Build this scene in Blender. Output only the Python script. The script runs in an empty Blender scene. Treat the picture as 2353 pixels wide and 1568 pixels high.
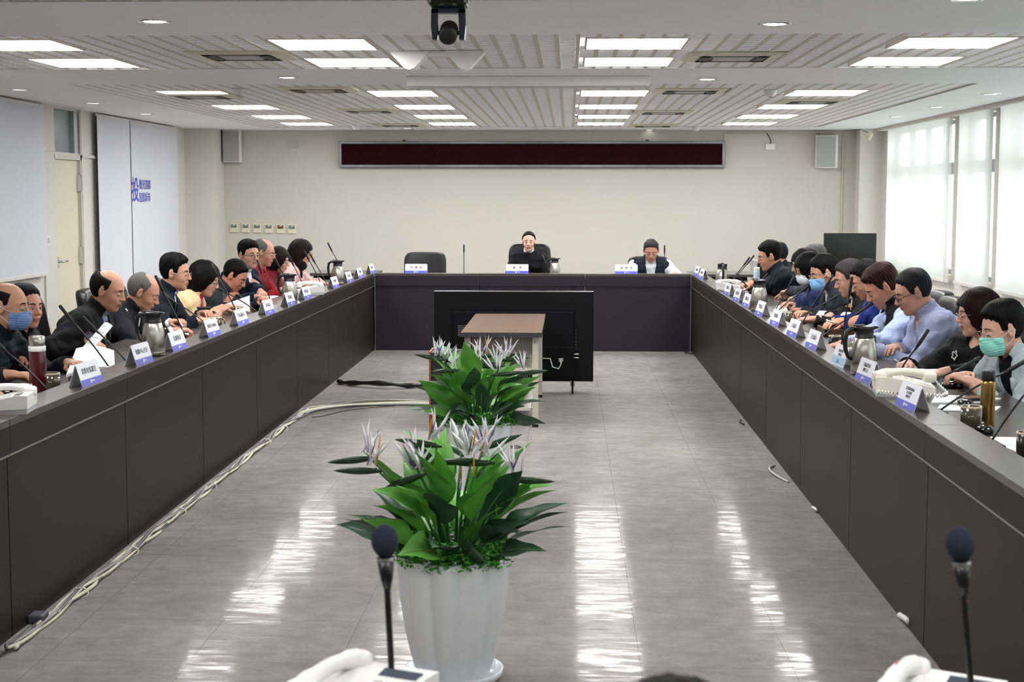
import bpy, bmesh, math, random
import numpy as np
from mathutils import Vector, Matrix, Quaternion
random.seed(7); np.random.seed(7)
SC = bpy.context.scene
COL = SC.collection
# ------------------------------------------------------------------ camera
F, CX, CY, VX, VY, ROLL, CZ = 3500.0, 1176.5, 784.0, 1308.0, 450.0, .0045, 1.64
_d = np.array([VX-CX, -(VY-CY), -F]); _d /= np.linalg.norm(_d)
_u = np.array([ROLL, 1, 0.]); _u -= _d*_u.dot(_d); _u /= np.linalg.norm(_u)
_x = np.cross(_d, _u)
RW = np.array([_x, _d, _u])                 # world <- camera
cam = bpy.data.objects.new('camera', bpy.data.cameras.new('camera'))
COL.objects.link(cam)
M = Matrix([list(r) for r in RW]).to_4x4(); M.translation = (0, 0, CZ)
cam.matrix_world = M
cam.data.sensor_width = 36; cam.data.lens = 36*F/2353
cam.data.clip_start = .05; cam.data.clip_end = 200
cam.data.dof.use_dof = True; cam.data.dof.focus_distance = 10.5; cam.data.dof.aperture_fstop = 9
SC.camera = cam
# ------------------------------------------------------------------ world, exposure
w = bpy.data.worlds.new('overcast_sky'); SC.world = w; w.use_nodes = True
wn = w.node_tree.nodes; wl = w.node_tree.links
bg = wn['Background']; bg.inputs[0].default_value = (.93, .97, 1, 1); bg.inputs[1].default_value = 3.2
LAMP_W = 21.5
SC.view_settings.view_transform = 'Standard'; SC.view_settings.look = 'None'
SC.view_settings.gamma = 1; SC.view_settings.use_curve_mapping = False
SC.view_settings.exposure = 0.22
SC.cycles.max_bounces = 8; SC.cycles.diffuse_bounces = 4; SC.cycles.glossy_bounces = 4
SC.cycles.transmission_bounces = 6; SC.cycles.transparent_max_bounces = 12
SC.cycles.caustics_reflective = False; SC.cycles.caustics_refractive = False
SC.cycles.sample_clamp_indirect = 6
SC.cycles.use_denoising = True

def ray(px, py): return RW @ np.array([px-CX, -(py-CY), -F])
def atY(px, py, Y): r = ray(px, py); return Vector(np.array([0, 0, CZ]) + r*Y/r[1])
def atZ(px, py, z): r = ray(px, py); return Vector(np.array([0, 0, CZ]) + r*(z-CZ)/r[2])
def atX(px, py, X): r = ray(px, py); return Vector(np.array([0, 0, CZ]) + r*X/r[0])

# ------------------------------------------------------------------ materials
def lin(c):
    if isinstance(c, str): c = [int(c[i:i+2], 16)/255 for i in (0, 2, 4)]
    return tuple(((v+.055)/1.055)**2.4 if v > .04045 else v/12.92 for v in c[:3])
_mats = {}
def mat(name, col='808080', rough=.5, metal=0, spec=.5, noise=0, nscale=30, bump=0, bscale=200, emit=0,
        stretch=None, coat=0, sheen=0, sss=0, aniso=0, bdist=.002):
    if name in _mats: return _mats[name]
    m = bpy.data.materials.new(name); m.use_nodes = True
    nt = m.node_tree; n = nt.nodes; l = nt.links; b = n['Principled BSDF']
    c = lin(col)
    b.inputs['Base Color'].default_value = (*c, 1)
    b.inputs['Roughness'].default_value = rough; b.inputs['Metallic'].default_value = metal
    b.inputs['Specular IOR Level'].default_value = spec
    b.inputs['Coat Weight'].default_value = coat
    b.inputs['Sheen Weight'].default_value = sheen
    if sss: 
        b.inputs['Subsurface Weight'].default_value = sss; b.inputs['Subsurface Scale'].default_value = .008
        b.inputs['Subsurface Radius'].default_value = (1, .35, .2)
    if emit: b.inputs['Emission Color'].default_value = (*c, 1); b.inputs['Emission Strength'].default_value = emit
    if aniso: b.inputs['Anisotropic'].default_value = aniso
    tc = n.new('ShaderNodeTexCoord')
    mp = n.new('ShaderNodeMapping'); l.new(tc.outputs['Object'], mp.inputs[0])
    if stretch: mp.inputs['Scale'].default_value = stretch
    nz = n.new('ShaderNodeTexNoise'); nz.inputs['Scale'].default_value = nscale; nz.inputs['Detail'].default_value = 4
    l.new(mp.outputs[0], nz.inputs['Vector'])
    k = noise if noise else .03
    mx = n.new('ShaderNodeMix'); mx.data_type = 'RGBA'
    mx.inputs[6].default_value = (*[v*(1-k) for v in c], 1); mx.inputs[7].default_value = (*[min(1, v*(1+k)) for v in c], 1)
    l.new(nz.outputs['Fac'], mx.inputs[0]); l.new(mx.outputs[2], b.inputs['Base Color'])
    if bump:
        nb = n.new('ShaderNodeTexNoise'); nb.inputs['Scale'].default_value = bscale; nb.inputs['Detail'].default_value = 3
        l.new(mp.outputs[0], nb.inputs['Vector'])
        bp = n.new('ShaderNodeBump'); bp.inputs['Strength'].default_value = bump; bp.inputs['Distance'].default_value = bdist
        l.new(nb.outputs['Fac'], bp.inputs['Height']); l.new(bp.outputs[0], b.inputs['Normal'])
    _mats[name] = m
    return m

# ------------------------------------------------------------------ mesh builder
class MB:
    def __init__(s): s.v = []; s.f = []; s.m = []; s.sm = []
    def add(s, vs, fs, mi=0, smooth=False):
        o = len(s.v); s.v += [tuple(v) for v in vs]; s.f += [tuple(o+i for i in f) for f in fs]
        s.m += [mi]*len(fs); s.sm += [smooth]*len(fs); return s
    def box(s, x0, x1, y0, y1, z0, z1, mi=0, M=None):
        vs = [Vector((x, y, z)) for z in (z0, z1) for y in (y0, y1) for x in (x0, x1)]
        if M is not None: vs = [M @ v for v in vs]
        return s.add(vs, [(0, 2, 3, 1), (4, 5, 7, 6), (0, 1, 5, 4), (2, 6, 7, 3), (0, 4, 6, 2), (1, 3, 7, 5)], mi)
    def bbox(s, x0, x1, y0, y1, z0, z1, b=.004, mi=0, M=None):
        """box with chamfered edges"""
        bm = bmesh.new(); bmesh.ops.create_cube(bm, size=1)
        bmesh.ops.transform(bm, verts=bm.verts, matrix=Matrix.Translation(((x0+x1)/2, (y0+y1)/2, (z0+z1)/2)) @ Matrix.Diagonal((x1-x0, y1-y0, z1-z0, 1)))
        bmesh.ops.bevel(bm, geom=bm.edges[:], offset=b, segments=2, affect='EDGES', profile=.5)
        bm.verts.index_update()
        vs = [v.co.copy() for v in bm.verts]
        if M is not None: vs = [M @ v for v in vs]
        fs = [[v.index for v in f.verts] for f in bm.faces]; bm.free()
        return s.add(vs, fs, mi)
    def tube(s, pts, r, n=8, mi=0, closed=False, cap=True):
        pts = [Vector(p) for p in pts]; N = len(pts); vs = []; fs = []
        rr = r if isinstance(r, (list, tuple)) else [r]*N
        up = Vector((0, 0, 1)); prev = None
        for i, p in enumerate(pts):
            if closed: t = (pts[(i+1) % N]-pts[i-1])
            else: t = pts[min(i+1, N-1)]-pts[max(i-1, 0)]
            if t.length < 1e-9: t = Vector((0, 0, 1))
            t.normalize()
            if prev is None:
                a = t.cross(up)
                if a.length < .05: a = t.cross(Vector((1, 0, 0)))
            else: a = prev - t*prev.dot(t)
            if a.length < 1e-6: a = t.orthogonal()
            a.normalize(); prev = a; b = t.cross(a)
            for k in range(n):
                an = 2*math.pi*k/n; vs.append(p+(a*math.cos(an)+b*math.sin(an))*rr[i])
        for i in range(N if closed else N-1):
            j = (i+1) % N
            for k in range(n): fs.append((i*n+k, i*n+(k+1) % n, j*n+(k+1) % n, j*n+k))
        if cap and not closed: fs += [tuple(range(n))[::-1], tuple((N-1)*n+k for k in range(n))]
        return s.add(vs, fs, mi, True)
    def lathe(s, prof, n=32, mi=0, c=(0, 0, 0), flute=None, M=None, smooth=True):
        vs = []; fs = []; P = len(prof)
        for k in range(n):
            a = 2*math.pi*k/n; fl = flute(a) if flute else 1
            for r, z in prof: vs.append(Vector((c[0]+r*fl*math.cos(a), c[1]+r*fl*math.sin(a), c[2]+z)))
        if M is not None: vs = [M @ v for v in vs]
        for k in range(n):
            j = (k+1) % n
            for i in range(P-1): fs.append((k*P+i, j*P+i, j*P+i+1, k*P+i+1))
        return s.add(vs, fs, mi, smooth)
    def sq(s, c, r, e=(.3, .3), nu=24, nv=14, mi=0, M=None, fn=None):
        """superellipsoid: rounded cushion"""
        def sp(v, e): return math.copysign(abs(v)**e, v)
        vs = []; fs = []
        for i in range(nv+1):
            ph = -math.pi/2+math.pi*i/nv
            for j in range(nu):
                th = 2*math.pi*j/nu
                v = Vector((r[0]*sp(math.cos(ph), e[0])*sp(math.cos(th), e[1]), r[1]*sp(math.cos(ph), e[0])*sp(math.sin(th), e[1]), r[2]*sp(math.sin(ph), e[0])))
                if fn: v = fn(v)
                v += Vector(c); vs.append(M @ v if M is not None else v)
        for i in range(nv):
            for j in range(nu): k = (j+1) % nu; fs.append((i*nu+j, i*nu+k, (i+1)*nu+k, (i+1)*nu+j))
        return s.add(vs, fs, mi, True)
    def poly(s, pts, axis, a, b, mi=0):
        """extrude a 2-D outline along axis 0/1/2 from a to b"""
        def mk(p, t): q = list(p); q.insert(axis, t); return q
        n = len(pts); vs = [mk(p, a) for p in pts]+[mk(p, b) for p in pts]
        fs = [tuple(range(n))[::-1], tuple(range(n, 2*n))]+[(i, (i+1) % n, n+(i+1) % n, n+i) for i in range(n)]
        return s.add(vs, fs, mi)
    def build(s, name, mats, parent=None, loc=None, rot=None):
        me = bpy.data.meshes.new(name); me.from_pydata(s.v, [], s.f)
        if not isinstance(mats, (list, tuple)): mats = [mats]
        for m in mats: me.materials.append(m)
        me.polygons.foreach_set('material_index', s.m); me.polygons.foreach_set('use_smooth', s.sm)
        bm = bmesh.new(); bm.from_mesh(me); bmesh.ops.recalc_face_normals(bm, faces=bm.faces[:]); bm.to_mesh(me); bm.free()
        o = bpy.data.objects.new(name, me); COL.objects.link(o)
        if parent: o.parent = parent
        if loc is not None: o.location = loc
        if rot is not None: o.rotation_euler = rot
        return o
def tag(o, label=None, cat=None, group=None, kind=None):
    if label: o['label'] = label
    if cat: o['category'] = cat
    if group: o['group'] = group
    if kind: o['kind'] = kind
    return o
def empty(name, loc=(0, 0, 0), rz=0, label=None, cat=None, group=None):
    o = bpy.data.objects.new(name, None); COL.objects.link(o); o.location = loc; o.rotation_euler = (0, 0, rz)
    o.empty_display_size = .1
    return tag(o, label, cat, group)
def copy_tree(o, parent=None):
    c = o.copy(); COL.objects.link(c); c.parent = parent
    for ch in [x for x in o.children]: copy_tree(ch, c)
    return c
def struct(o): o['kind'] = 'structure'; return o
def text_mesh(name, body, size, m, parent, M, depth=.0004, sx=1, align='CENTER', line=1.0, bold=0):
    cu = bpy.data.curves.new(name, 'FONT'); cu.body = body; cu.size = size; cu.align_x = align; cu.align_y = 'CENTER'
    cu.extrude = depth; cu.space_line = line; cu.offset = bold; cu.resolution_u = 2
    t = bpy.data.objects.new(name+'_src', cu); COL.objects.link(t)
    bpy.context.view_layer.update()
    dg = bpy.context.evaluated_depsgraph_get()
    me = bpy.data.meshes.new_from_object(t.evaluated_get(dg))
    bpy.data.objects.remove(t); bpy.data.curves.remove(cu)
    me.transform(M @ Matrix.Diagonal((sx, 1, 1, 1))); me.materials.clear(); me.materials.append(m); me.name = name
    o = bpy.data.objects.new(name, me); COL.objects.link(o); o.parent = parent
    return o
# ------------------------------------------------------------------ the setting
XL, XR, YB, YF, ZC = -5.09, 4.14, 20.7, -2.5, 2.52
def floor_mat():
    m = bpy.data.materials.new('vinyl_floor'); m.use_nodes = True; nt = m.node_tree; n = nt.nodes; l = nt.links; b = n['Principled BSDF']
    tc = n.new('ShaderNodeTexCoord')
    def noise(sc, scale, det=5, rough=.6):
        mp = n.new('ShaderNodeMapping'); mp.inputs['Scale'].default_value = sc; l.new(tc.outputs['Object'], mp.inputs[0])
        z = n.new('ShaderNodeTexNoise'); z.inputs['Scale'].default_value = scale; z.inputs['Detail'].default_value = det; z.inputs['Roughness'].default_value = rough
        l.new(mp.outputs[0], z.inputs[0]); return z
    def mix(f, a, c, t='MIX'):
        x = n.new('ShaderNodeMix'); x.data_type = 'RGBA'; x.blend_type = t
        l.new(f, x.inputs[0]) if not isinstance(f, float) else setattr(x.inputs[0], 'default_value', f)
        for i, v in ((6, a), (7, c)):
            if isinstance(v, tuple): x.inputs[i].default_value = (*v, 1)
            else: l.new(v, x.inputs[i])
        return x.outputs[2]
    n1 = noise((1, 1, 1), 9, 8, .7); n2 = noise((1, 1, 1), 1.2, 4); n3 = noise((1, 1, 1), 60, 4)
    r1 = n.new('ShaderNodeValToRGB'); r1.color_ramp.elements[0].position = .3; r1.color_ramp.elements[1].position = .7; l.new(n1.outputs[0], r1.inputs[0])
    c = mix(r1.outputs[0], lin('807c77'), lin('95918c'))
    r2 = n.new('ShaderNodeValToRGB'); r2.color_ramp.elements[0].position = .35; r2.color_ramp.elements[1].position = .65; l.new(n2.outputs[0], r2.inputs[0])
    c = mix(.15, c, r2.outputs[0], 'SOFT_LIGHT'); c = mix(.12, c, n3.outputs[0], 'OVERLAY')
    br = n.new('ShaderNodeTexBrick'); br.offset = 0; br.inputs['Scale'].default_value = 1; br.inputs['Brick Width'].default_value = .53; br.inputs['Row Height'].default_value = .53
    br.inputs['Mortar Size'].default_value = .0016; br.inputs['Mortar Smooth'].default_value = .3
    mp = n.new('ShaderNodeMapping'); mp.inputs['Location'].default_value = (-.257, .1, 0); l.new(tc.outputs['Object'], mp.inputs[0]); l.new(mp.outputs[0], br.inputs[0])
    c = mix(br.outputs['Fac'], c, lin('6f6a66'))
    l.new(c, b.inputs['Base Color'])
    # streaky polish: patches of different gloss, and gentle waviness
    s1 = noise((1.1, 4.0, 1), 5.0, 5, .6)
    rr = n.new('ShaderNodeMapRange'); rr.inputs['From Min'].default_value = .44; rr.inputs['From Max'].default_value = .6
    rr.inputs['To Min'].default_value = .14; rr.inputs['To Max'].default_value = .06; l.new(s1.outputs[0], rr.inputs[0]); l.new(rr.outputs[0], b.inputs['Roughness'])
    s2 = noise((.55, 2.6, 1), 3.5, 3, .5)
    bp = n.new('ShaderNodeBump'); bp.inputs['Strength'].default_value = .2; bp.inputs['Distance'].default_value = .004; l.new(s2.outputs[0], bp.inputs['Height'])
    b2 = n.new('ShaderNodeBump'); b2.invert = True; b2.inputs['Strength'].default_value = .3; b2.inputs['Distance'].default_value = .001
    l.new(br.outputs['Fac'], b2.inputs['Height']); l.new(bp.outputs[0], b2.inputs['Normal'])
    # worn wax film: a weak gloss over the matte tile
    b.inputs['Specular IOR Level'].default_value = 0
    gl = n.new('ShaderNodeBsdfGlossy'); l.new(rr.outputs[0], gl.inputs['Roughness']); l.new(b2.outputs[0], gl.inputs['Normal'])
    fr = n.new('ShaderNodeFresnel'); fr.inputs['IOR'].default_value = 1.35
    ma = n.new('ShaderNodeMath'); ma.operation = 'MULTIPLY'; l.new(fr.outputs[0], ma.inputs[0])
    wx = n.new('ShaderNodeMapRange'); wx.inputs['From Min'].default_value = .42; wx.inputs['From Max'].default_value = .58; wx.inputs['To Min'].default_value = .22; wx.inputs['To Max'].default_value = .55
    l.new(s1.outputs[0], wx.inputs[0]); l.new(wx.outputs[0], ma.inputs[1])
    ms = n.new('ShaderNodeMixShader'); l.new(ma.outputs[0], ms.inputs[0]); l.new(b.outputs[0], ms.inputs[1]); l.new(gl.outputs[0], ms.inputs[2])
    l.new(ms.outputs[0], n['Material Output'].inputs[0])
    return m
M_wall = mat('cream_wall_paint', 'c6c1b6', .85, noise=.02, nscale=3, bump=.05, bscale=120)
M_side = mat('side_wall_paint', 'd4d0c7', .85, noise=.02, nscale=3)
M_ceil = mat('ceiling_plaster', 'fafbfd', .9, noise=.015, nscale=2)
M_grid = mat('ceiling_grid_metal', 'cdc6ba', .5, noise=.02)
M_slat = mat('white_louver_metal', 'fafbff', .45, noise=.02)
M_void = mat('void_above_grid', '6b6a68', .9)
M_white = mat('white_plastic', 'e9e8e4', .4)
M_cream = mat('cream_plastic', 'd9d2bb', .45)
M_greyp = mat('grey_plastic', 'b9b7b2', .5)
M_dark = mat('black_plastic', '0c0c0e', .35)
M_blackm = mat('matte_black', '08080a', .6)
M_lamp = mat('lamp_diffuser', 'ffffff', .6, emit=LAMP_W)
M_chrome = mat('chrome', 'd0d0d0', .18, metal=1)
M_alu = mat('aluminium', 'b4b6b8', .35, metal=1)

struct(MB().box(XL-.3, XR+.3, YF, YB+.3, -.1, 0).build('floor', floor_mat()))
# ceiling: plaster bands around recessed grid zones
ZONES = [(-6, 8.48, 8.48, 8.48)]
def grid_zone(x0, x1, y0, y1, lamps_cols, skip):
    """recessed louver ceiling between two plaster bands"""
    g = MB(); s = MB()
    pitch = .119; sy = .105
    nx = int((x1-x0)/pitch)
    for i in range(nx+1):
        x = x0+i*pitch; y = y0
        for a, b, c, d in sorted([k for k in skip if k[0] < x < k[1] and k[3] > y0 and k[2] < y1], key=lambda k: k[2])+[(0, 0, y1, y1)]:
            if c > y: g.box(x-.012, x+.012, y, c, ZC+.002, ZC+.02)
            y = max(y, d)
    ny = int((y1-y0)/sy)
    for j in range(ny):
        y = y0+(j+.5)*sy
        run = None
        for i in range(nx):
            xa, xb = x0+i*pitch+.014, x0+(i+1)*pitch-.014
            if any(a < (xa+xb)/2 < b and c < y < d for a, b, c, d in skip): continue
            s.add([(xa, y-.034, ZC+.019), (xb, y-.034, ZC+.019), (xb, y-.028, ZC+.004), (xa, y-.028, ZC+.004), (xb, y+.03, ZC+.003), (xa, y+.03, ZC+.003)], [(0, 1, 2, 3), (3, 2, 4, 5)])
    return g, s
LROWS = [(8.72, 9.33), (9.91, 10.55), (12.97, 13.68), (15.0, 15.68), (16.88, 17.6), (18.6, 19.26)]
LROWS_NEAR = [(-1.2, -.6), (1.2, 1.8), (3.4, 4.0), (5.2, 5.8)]
LCOLS = [(-3.52, -2.97), (-1.715, -1.17), (.10, .665), (1.9, 2.5)]
VENTS = [atZ(556, 128, ZC), atZ(1682, 131, ZC), atZ(733, 206, ZC), atZ(1585, 209, ZC), atZ(848, 254.5, ZC), atZ(1525, 258, ZC), atZ(920, 287, ZC), atZ(1500, 288.5, ZC), atZ(465, 221, ZC), atZ(1866, 233, ZC)]
vs_ = .3
zones = [(-4.0, 3.2, 8.46, 10.72), (-4.0, 3.2, 12.2, 19.85), (-4.0, 3.2, 4.4, 7.0), (-4.0, 3.2, 0.2, 2.8)]
skip = [(a-.01, b+.01, c-.01, d+.01) for a, b in LCOLS for c, d in LROWS+LROWS_NEAR] + [(v.x-vs_, v.x+vs_, v.y-vs_, v.y+vs_) for v in VENTS]
zc = [(-9, -9)]
c = MB()
edges = sorted(zones, key=lambda z: z[2]); y = YF
for (x0, x1, y0, y1) in edges:
    c.box(XL-.3, XR+.3, y, y0, ZC, ZC+.12); y = y1
    c.box(XL-.3, x0, y0, y1, ZC, ZC+.12); c.box(x1, XR+.3, y0, y1, ZC, ZC+.12)
c.box(XL-.3, XR+.3, y, YB+.3, ZC, ZC+.12)
ceiling = struct(c.build('ceiling', M_ceil))
v_ = MB()
for z in zones: v_.box(z[0]-.05, z[1]+.05, z[2]-.05, z[3]+.05, ZC+.12, ZC+.14)
v_.build('void_panel', M_void, ceiling)
for z in zones:
    g, s = grid_zone(*z, LCOLS, skip)
    g.build('ceiling_grid', M_grid, ceiling); s.build('louver_slats', M_slat, ceiling)
# walls
struct(MB().box(XL-.2, XR+.2, YB, YB+.2, -.1, ZC+.15).build('wall_back', M_wall))
struct(MB().box(XL-.2, XR+.2, YF-.2, YF, -.1, ZC+.15).build('wall_front', M_wall))
# left wall with door opening and transom
DY0, DY1 = 14.93, 15.78
struct(MB().box(XL-.2, XL, YF, DY0, -.1, ZC+.15).box(XL-.2, XL, DY1, YB, -.1, ZC+.15).box(XL-.2, XL, DY0, DY1, 2.04, 2.07)
       .box(XL-.2, XL, DY0, DY1, 2.5, ZC+.15).build('wall_left', M_side))
struct(MB().box(XL-.02, -4.70, 20.12, YB+.02, -.05, ZC+.02).build('column_left', M_side))
struct(MB().box(3.83, XR+.02, 20.4, YB+.02, -.05, ZC+.02).build('column_right', M_side))
d = MB().box(XL-.06, XL-.02, DY0+.03, DY1-.03, 0, 2.0).build('door_1', mat('cream_door', 'd6cfb8', .5, noise=.02, nscale=2))
struct(d)
f = MB()
for a, b in ((DY0, DY0+.03), (DY1-.03, DY1)): f.box(XL-.1, XL+.015, a, b, 0, 2.5)
f.box(XL-.1, XL+.015, DY0, DY1, 2.0, 2.05)
f.build('door_frame', mat('door_frame_metal', 'c9c7bd', .4), d)
h = MB(); h.tube([(XL, 15.0, .98), (XL+.05, 15.0, .98), (XL+.055, 15.13, .98)], .011); h.box(XL-.02, XL+.004, 14.97, 15.03, .93, 1.03); h.build('door_handle', M_chrome, d)
for z in (1.68, .93): MB().box(XL-.02, XL+.02, DY1-.06, DY1-.015, z, z+.17).build('hinge', M_chrome, d)
wn1 = struct(MB().box(XL-.06, XL-.05, DY0+.03, DY1-.03, 2.07, 2.5).build('window_1', mat('frosted_transom_glass', '8d9699', .25, noise=.25, nscale=5)))
MB().box(XL-.09, XL, DY1-.17, DY1-.03, 2.07, 2.5).build('window_frame', M_alu, wn1)
struct(MB().box(XL, XL+.03, 14.35, DY0, 2.07, 2.1).box(XL, XL+.03, DY1, 16.28, 2.03, 2.06).box(XL, XL+.02, DY1, 15.95, 0, ZC).box(XL, XL+.02, 14.6, DY0, 0, ZC).build('trim_1', M_side))
# right wall: piers and a long window band behind the blinds
PIERS = [(YF, .4), (3.2, 3.5), (6.3, 6.6), (9.4, 9.7), (11.95, 12.25), (14.85, 15.1), (16.42, 16.68), (20.1, YB)]
m = MB().box(XR, XR+.2, YF, YB, -.1, .78).box(XR, XR+.2, YF, YB, 2.47, ZC+.15)
for a, b in PIERS: m.box(XR, XR+.2, a, b, .78, 2.47)
struct(m.build('wall_right', M_side))
M_frame = mat('window_frame_aluminium', '8a8d90', .4, metal=.3)
gm = bpy.data.materials.new('window_glass'); gm.use_nodes = True; nt = gm.node_tree; nt.nodes.clear()
o_ = nt.nodes.new('ShaderNodeOutputMaterial'); a_ = nt.nodes.new('ShaderNodeBsdfTransparent'); g_ = nt.nodes.new('ShaderNodeBsdfGlossy'); g_.inputs['Roughness'].default_value = .02
x_ = nt.nodes.new('ShaderNodeMixShader'); x_.inputs[0].default_value = .06; a_.inputs[0].default_value = (.93, .96, .95, 1)
nz = nt.nodes.new('ShaderNodeTexNoise'); nz.inputs['Scale'].default_value = 2
nt.links.new(a_.outputs[0], x_.inputs[1]); nt.links.new(g_.outputs[0], x_.inputs[2]); nt.links.new(x_.outputs[0], o_.inputs[0])
for k, i in enumerate(range(len(PIERS)-1)):
    a, b = PIERS[i][1], PIERS[i+1][0]
    g = struct(MB().box(XR+.12, XR+.126, a, b, .78, 2.47).build('window_%d' % (k+2), gm))
    fr = MB(); n = max(2, round((b-a)/.8))
    for j in range(n+1):
        y = a+(b-a)*j/n; fr.box(XR+.09, XR+.15, y-.025, y+.025, .78, 2.47)
    for z in (.78, 1.88, 2.43): fr.box(XR+.09, XR+.15, a, b, z, z+(.13 if z == 1.88 else .05))
    fr.build('window_frame', M_frame, g)
struct(MB().box(XR-.12, XR, YF, 20.3, ZC-.035, ZC).build('trim_2', M_side))
# roller blinds
bm_ = bpy.data.materials.new('translucent_blind_fabric'); bm_.use_nodes = True; nt = bm_.node_tree; n = nt.nodes; l = nt.links; n.clear()
o_ = n.new('ShaderNodeOutputMaterial'); df = n.new('ShaderNodeBsdfDiffuse'); tr = n.new('ShaderNodeBsdfTranslucent'); tp = n.new('ShaderNodeBsdfTransparent')
df.inputs[0].default_value = (.8, .8, .78, 1); tr.inputs[0].default_value = (.82, .82, .8, 1)
tc = n.new('ShaderNodeTexCoord'); mp = n.new('ShaderNodeMapping'); mp.inputs['Scale'].default_value = (1, 1, .03); l.new(tc.outputs['Object'], mp.inputs[0])
nz = n.new('ShaderNodeTexNoise'); nz.inputs['Scale'].default_value = 60; l.new(mp.outputs[0], nz.inputs[0])
mr = n.new('ShaderNodeMapRange'); mr.inputs['To Min'].default_value = .45; mr.inputs['To Max'].default_value = .55; l.new(nz.outputs[0], mr.inputs[0])
m1 = n.new('ShaderNodeMixShader'); l.new(mr.outputs[0], m1.inputs[0]); l.new(df.outputs[0], m1.inputs[1]); l.new(tr.outputs[0], m1.inputs[2])
m2 = n.new('ShaderNodeMixShader'); m2.inputs[0].default_value = .14; l.new(m1.outputs[0], m2.inputs[1]); l.new(tp.outputs[0], m2.inputs[2]); l.new(m2.outputs[0], o_.inputs[0])
M_blindR = bm_
M_blindL = mat('grey_white_blind_fabric', 'd3d5dc', .8, noise=.015, nscale=80, bump=.05)
def blind(side, y0, y1, zb, label, group, cord=True):
    s = 1 if side == 'L' else -1; X = XL+.06 if side == 'L' else XR-.07
    e = empty('roller_blind', (X, (y0+y1)/2, zb), 0, label, 'window blind', group)
    hh = (y1-y0)/2; H = ZC-.02-zb
    m = MB(); n_ = 8
    for i in range(n_):  # very slightly curled sheet
        a, b = -hh+2*hh*i/n_, -hh+2*hh*(i+1)/n_
        ca = .006*(a/hh)**2; cb = .006*(b/hh)**2
        m.add([(ca, a, 0), (cb, b, 0), (cb, b, H), (ca, a, H)], [(0, 1, 2, 3)], 0, True)
    sh = m.build('fabric', M_blindL if side == 'L' else M_blindR, e)
    if side == 'L':
        pass
    MB().bbox(-.012, .012, -hh, hh, -.012, .022, .004).build('bottom_rail', mat('blind_rail', 'd8d6d0', .5), e)
    MB().tube([(-.0*s, -hh, H-.006), (0, hh, H-.006)], .012, 12).build('roller', M_white, e)
    if cord: MB().tube([(s*.02, -hh+.06, H-.05), (s*.02, -hh+.05, .2), (s*.02, -hh+.09, -.05), (s*.02, -hh+.12, .2), (s*.02, -hh+.11, H-.05)], .0022, 5).build('pull_chain', M_white, e)
    return e
blind('R', 16.53, 19.85, .72, 'widest sheer white roller blind, on the window beside the black monitor in the far corner', 'sheer blinds on the window wall')
blind('R', 14.96, 16.25, .73, 'narrow sheer white roller blind between the two wider window blinds', 'sheer blinds on the window wall', False)
blind('R', 11.8, 14.72, .74, 'sheer white roller blind cut by the right edge of the photo', 'sheer blinds on the window wall', False)
for y0, y1, t_ in ((9.4, 11.7, 'first'), (6.3, 9.3, 'second'), (3.2, 6.2, 'third'), (.3, 3.1, 'fourth')): blind('R', y0, y1, .74, 'sheer white roller blind outside the photo, %s past its right edge' % t_, 'sheer blinds beyond the frame', False)
blind('L', 11.2, 14.53, .88, 'grey-white roller blind left of the cream door, raised above the seated heads', 'blinds on the door wall', False)
blind('L', 16.17, 17.385, .35, 'plain grey-white roller blind just beside the cream door', 'blinds on the door wall', False)
bl = blind('L', 17.415, 19.5, .35, 'grey-white roller blind printed with blue Chinese slogan', 'blinds on the door wall', False)
M_ink = mat('blue_print_ink', '4a52b8', .6)
# printed slogan on the far left blind (local frame of the blind)
RT = Matrix(((0, 0, 1, 0), (1, 0, 0, 0), (0, 1, 0, 0), (0, 0, 0, 1)))     # text x -> +Y, text y -> +Z, normal -> +X
def on_blind(px, py): p = atX(px, py, XL+.067); return p - bl.location
for (px, py, s_, sx, body) in ((333.5, 426, .122, .98, '觀光首都'), (333, 455, .122, .98, '宜居城市')):
    q = on_blind(px, py)
    text_mesh('slogan_lettering', body, s_, M_ink, bl, Matrix.Translation((.008, q.y, q.z)) @ RT, sx=1.0, bold=.0012)
for (py, body) in ((427, '投'), (454, '投')):
    q = on_blind(311, py)
for g_i, (q, sc_) in enumerate(((on_blind(311, 440), .30),)):
    o = text_mesh('slogan_emblem', '投', sc_, M_ink, bl, Matrix.Translation((.008, q.y, q.z)) @ RT, sx=1.0, bold=.004)
# ------------------------------------------------------------------ ceiling fittings
def panel(a, b, c, d_, label):
    e = empty('ceiling_light_panel', ((a+b)/2, (c+d_)/2, ZC), 0, label, 'ceiling light', 'square light panels in the ceiling')
    hx, hy = (b-a)/2, (d_-c)/2
    MB().box(-hx, hx, -hy, hy, .006, .012).build('diffuser', M_lamp, e)
    MB().box(-hx-.012, hx+.012, -hy-.012, -hy, 0, .03).box(-hx-.012, hx+.012, hy, hy+.012, 0, .03).box(-hx-.012, -hx, -hy, hy, 0, .03).box(hx, hx+.012, -hy, hy, 0, .03).build('frame', M_grid, e)
cn = ['leftmost column', 'second column from the left', 'third column from the left', 'rightmost column']
rn = ['nearest row', 'second row from the camera', 'third row', 'fourth row', 'fifth row', 'farthest row by the back wall']
for i, (a, b) in enumerate(LCOLS):
    for j, (c_, d_) in enumerate(LROWS): panel(a, b, c_, d_, 'glowing square ceiling panel, %s, %s' % (cn[i], rn[j]))
    for j, (c_, d_) in enumerate(LROWS_NEAR): panel(a, b, c_, d_, 'glowing square ceiling panel overhead, out of the photo')
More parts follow.
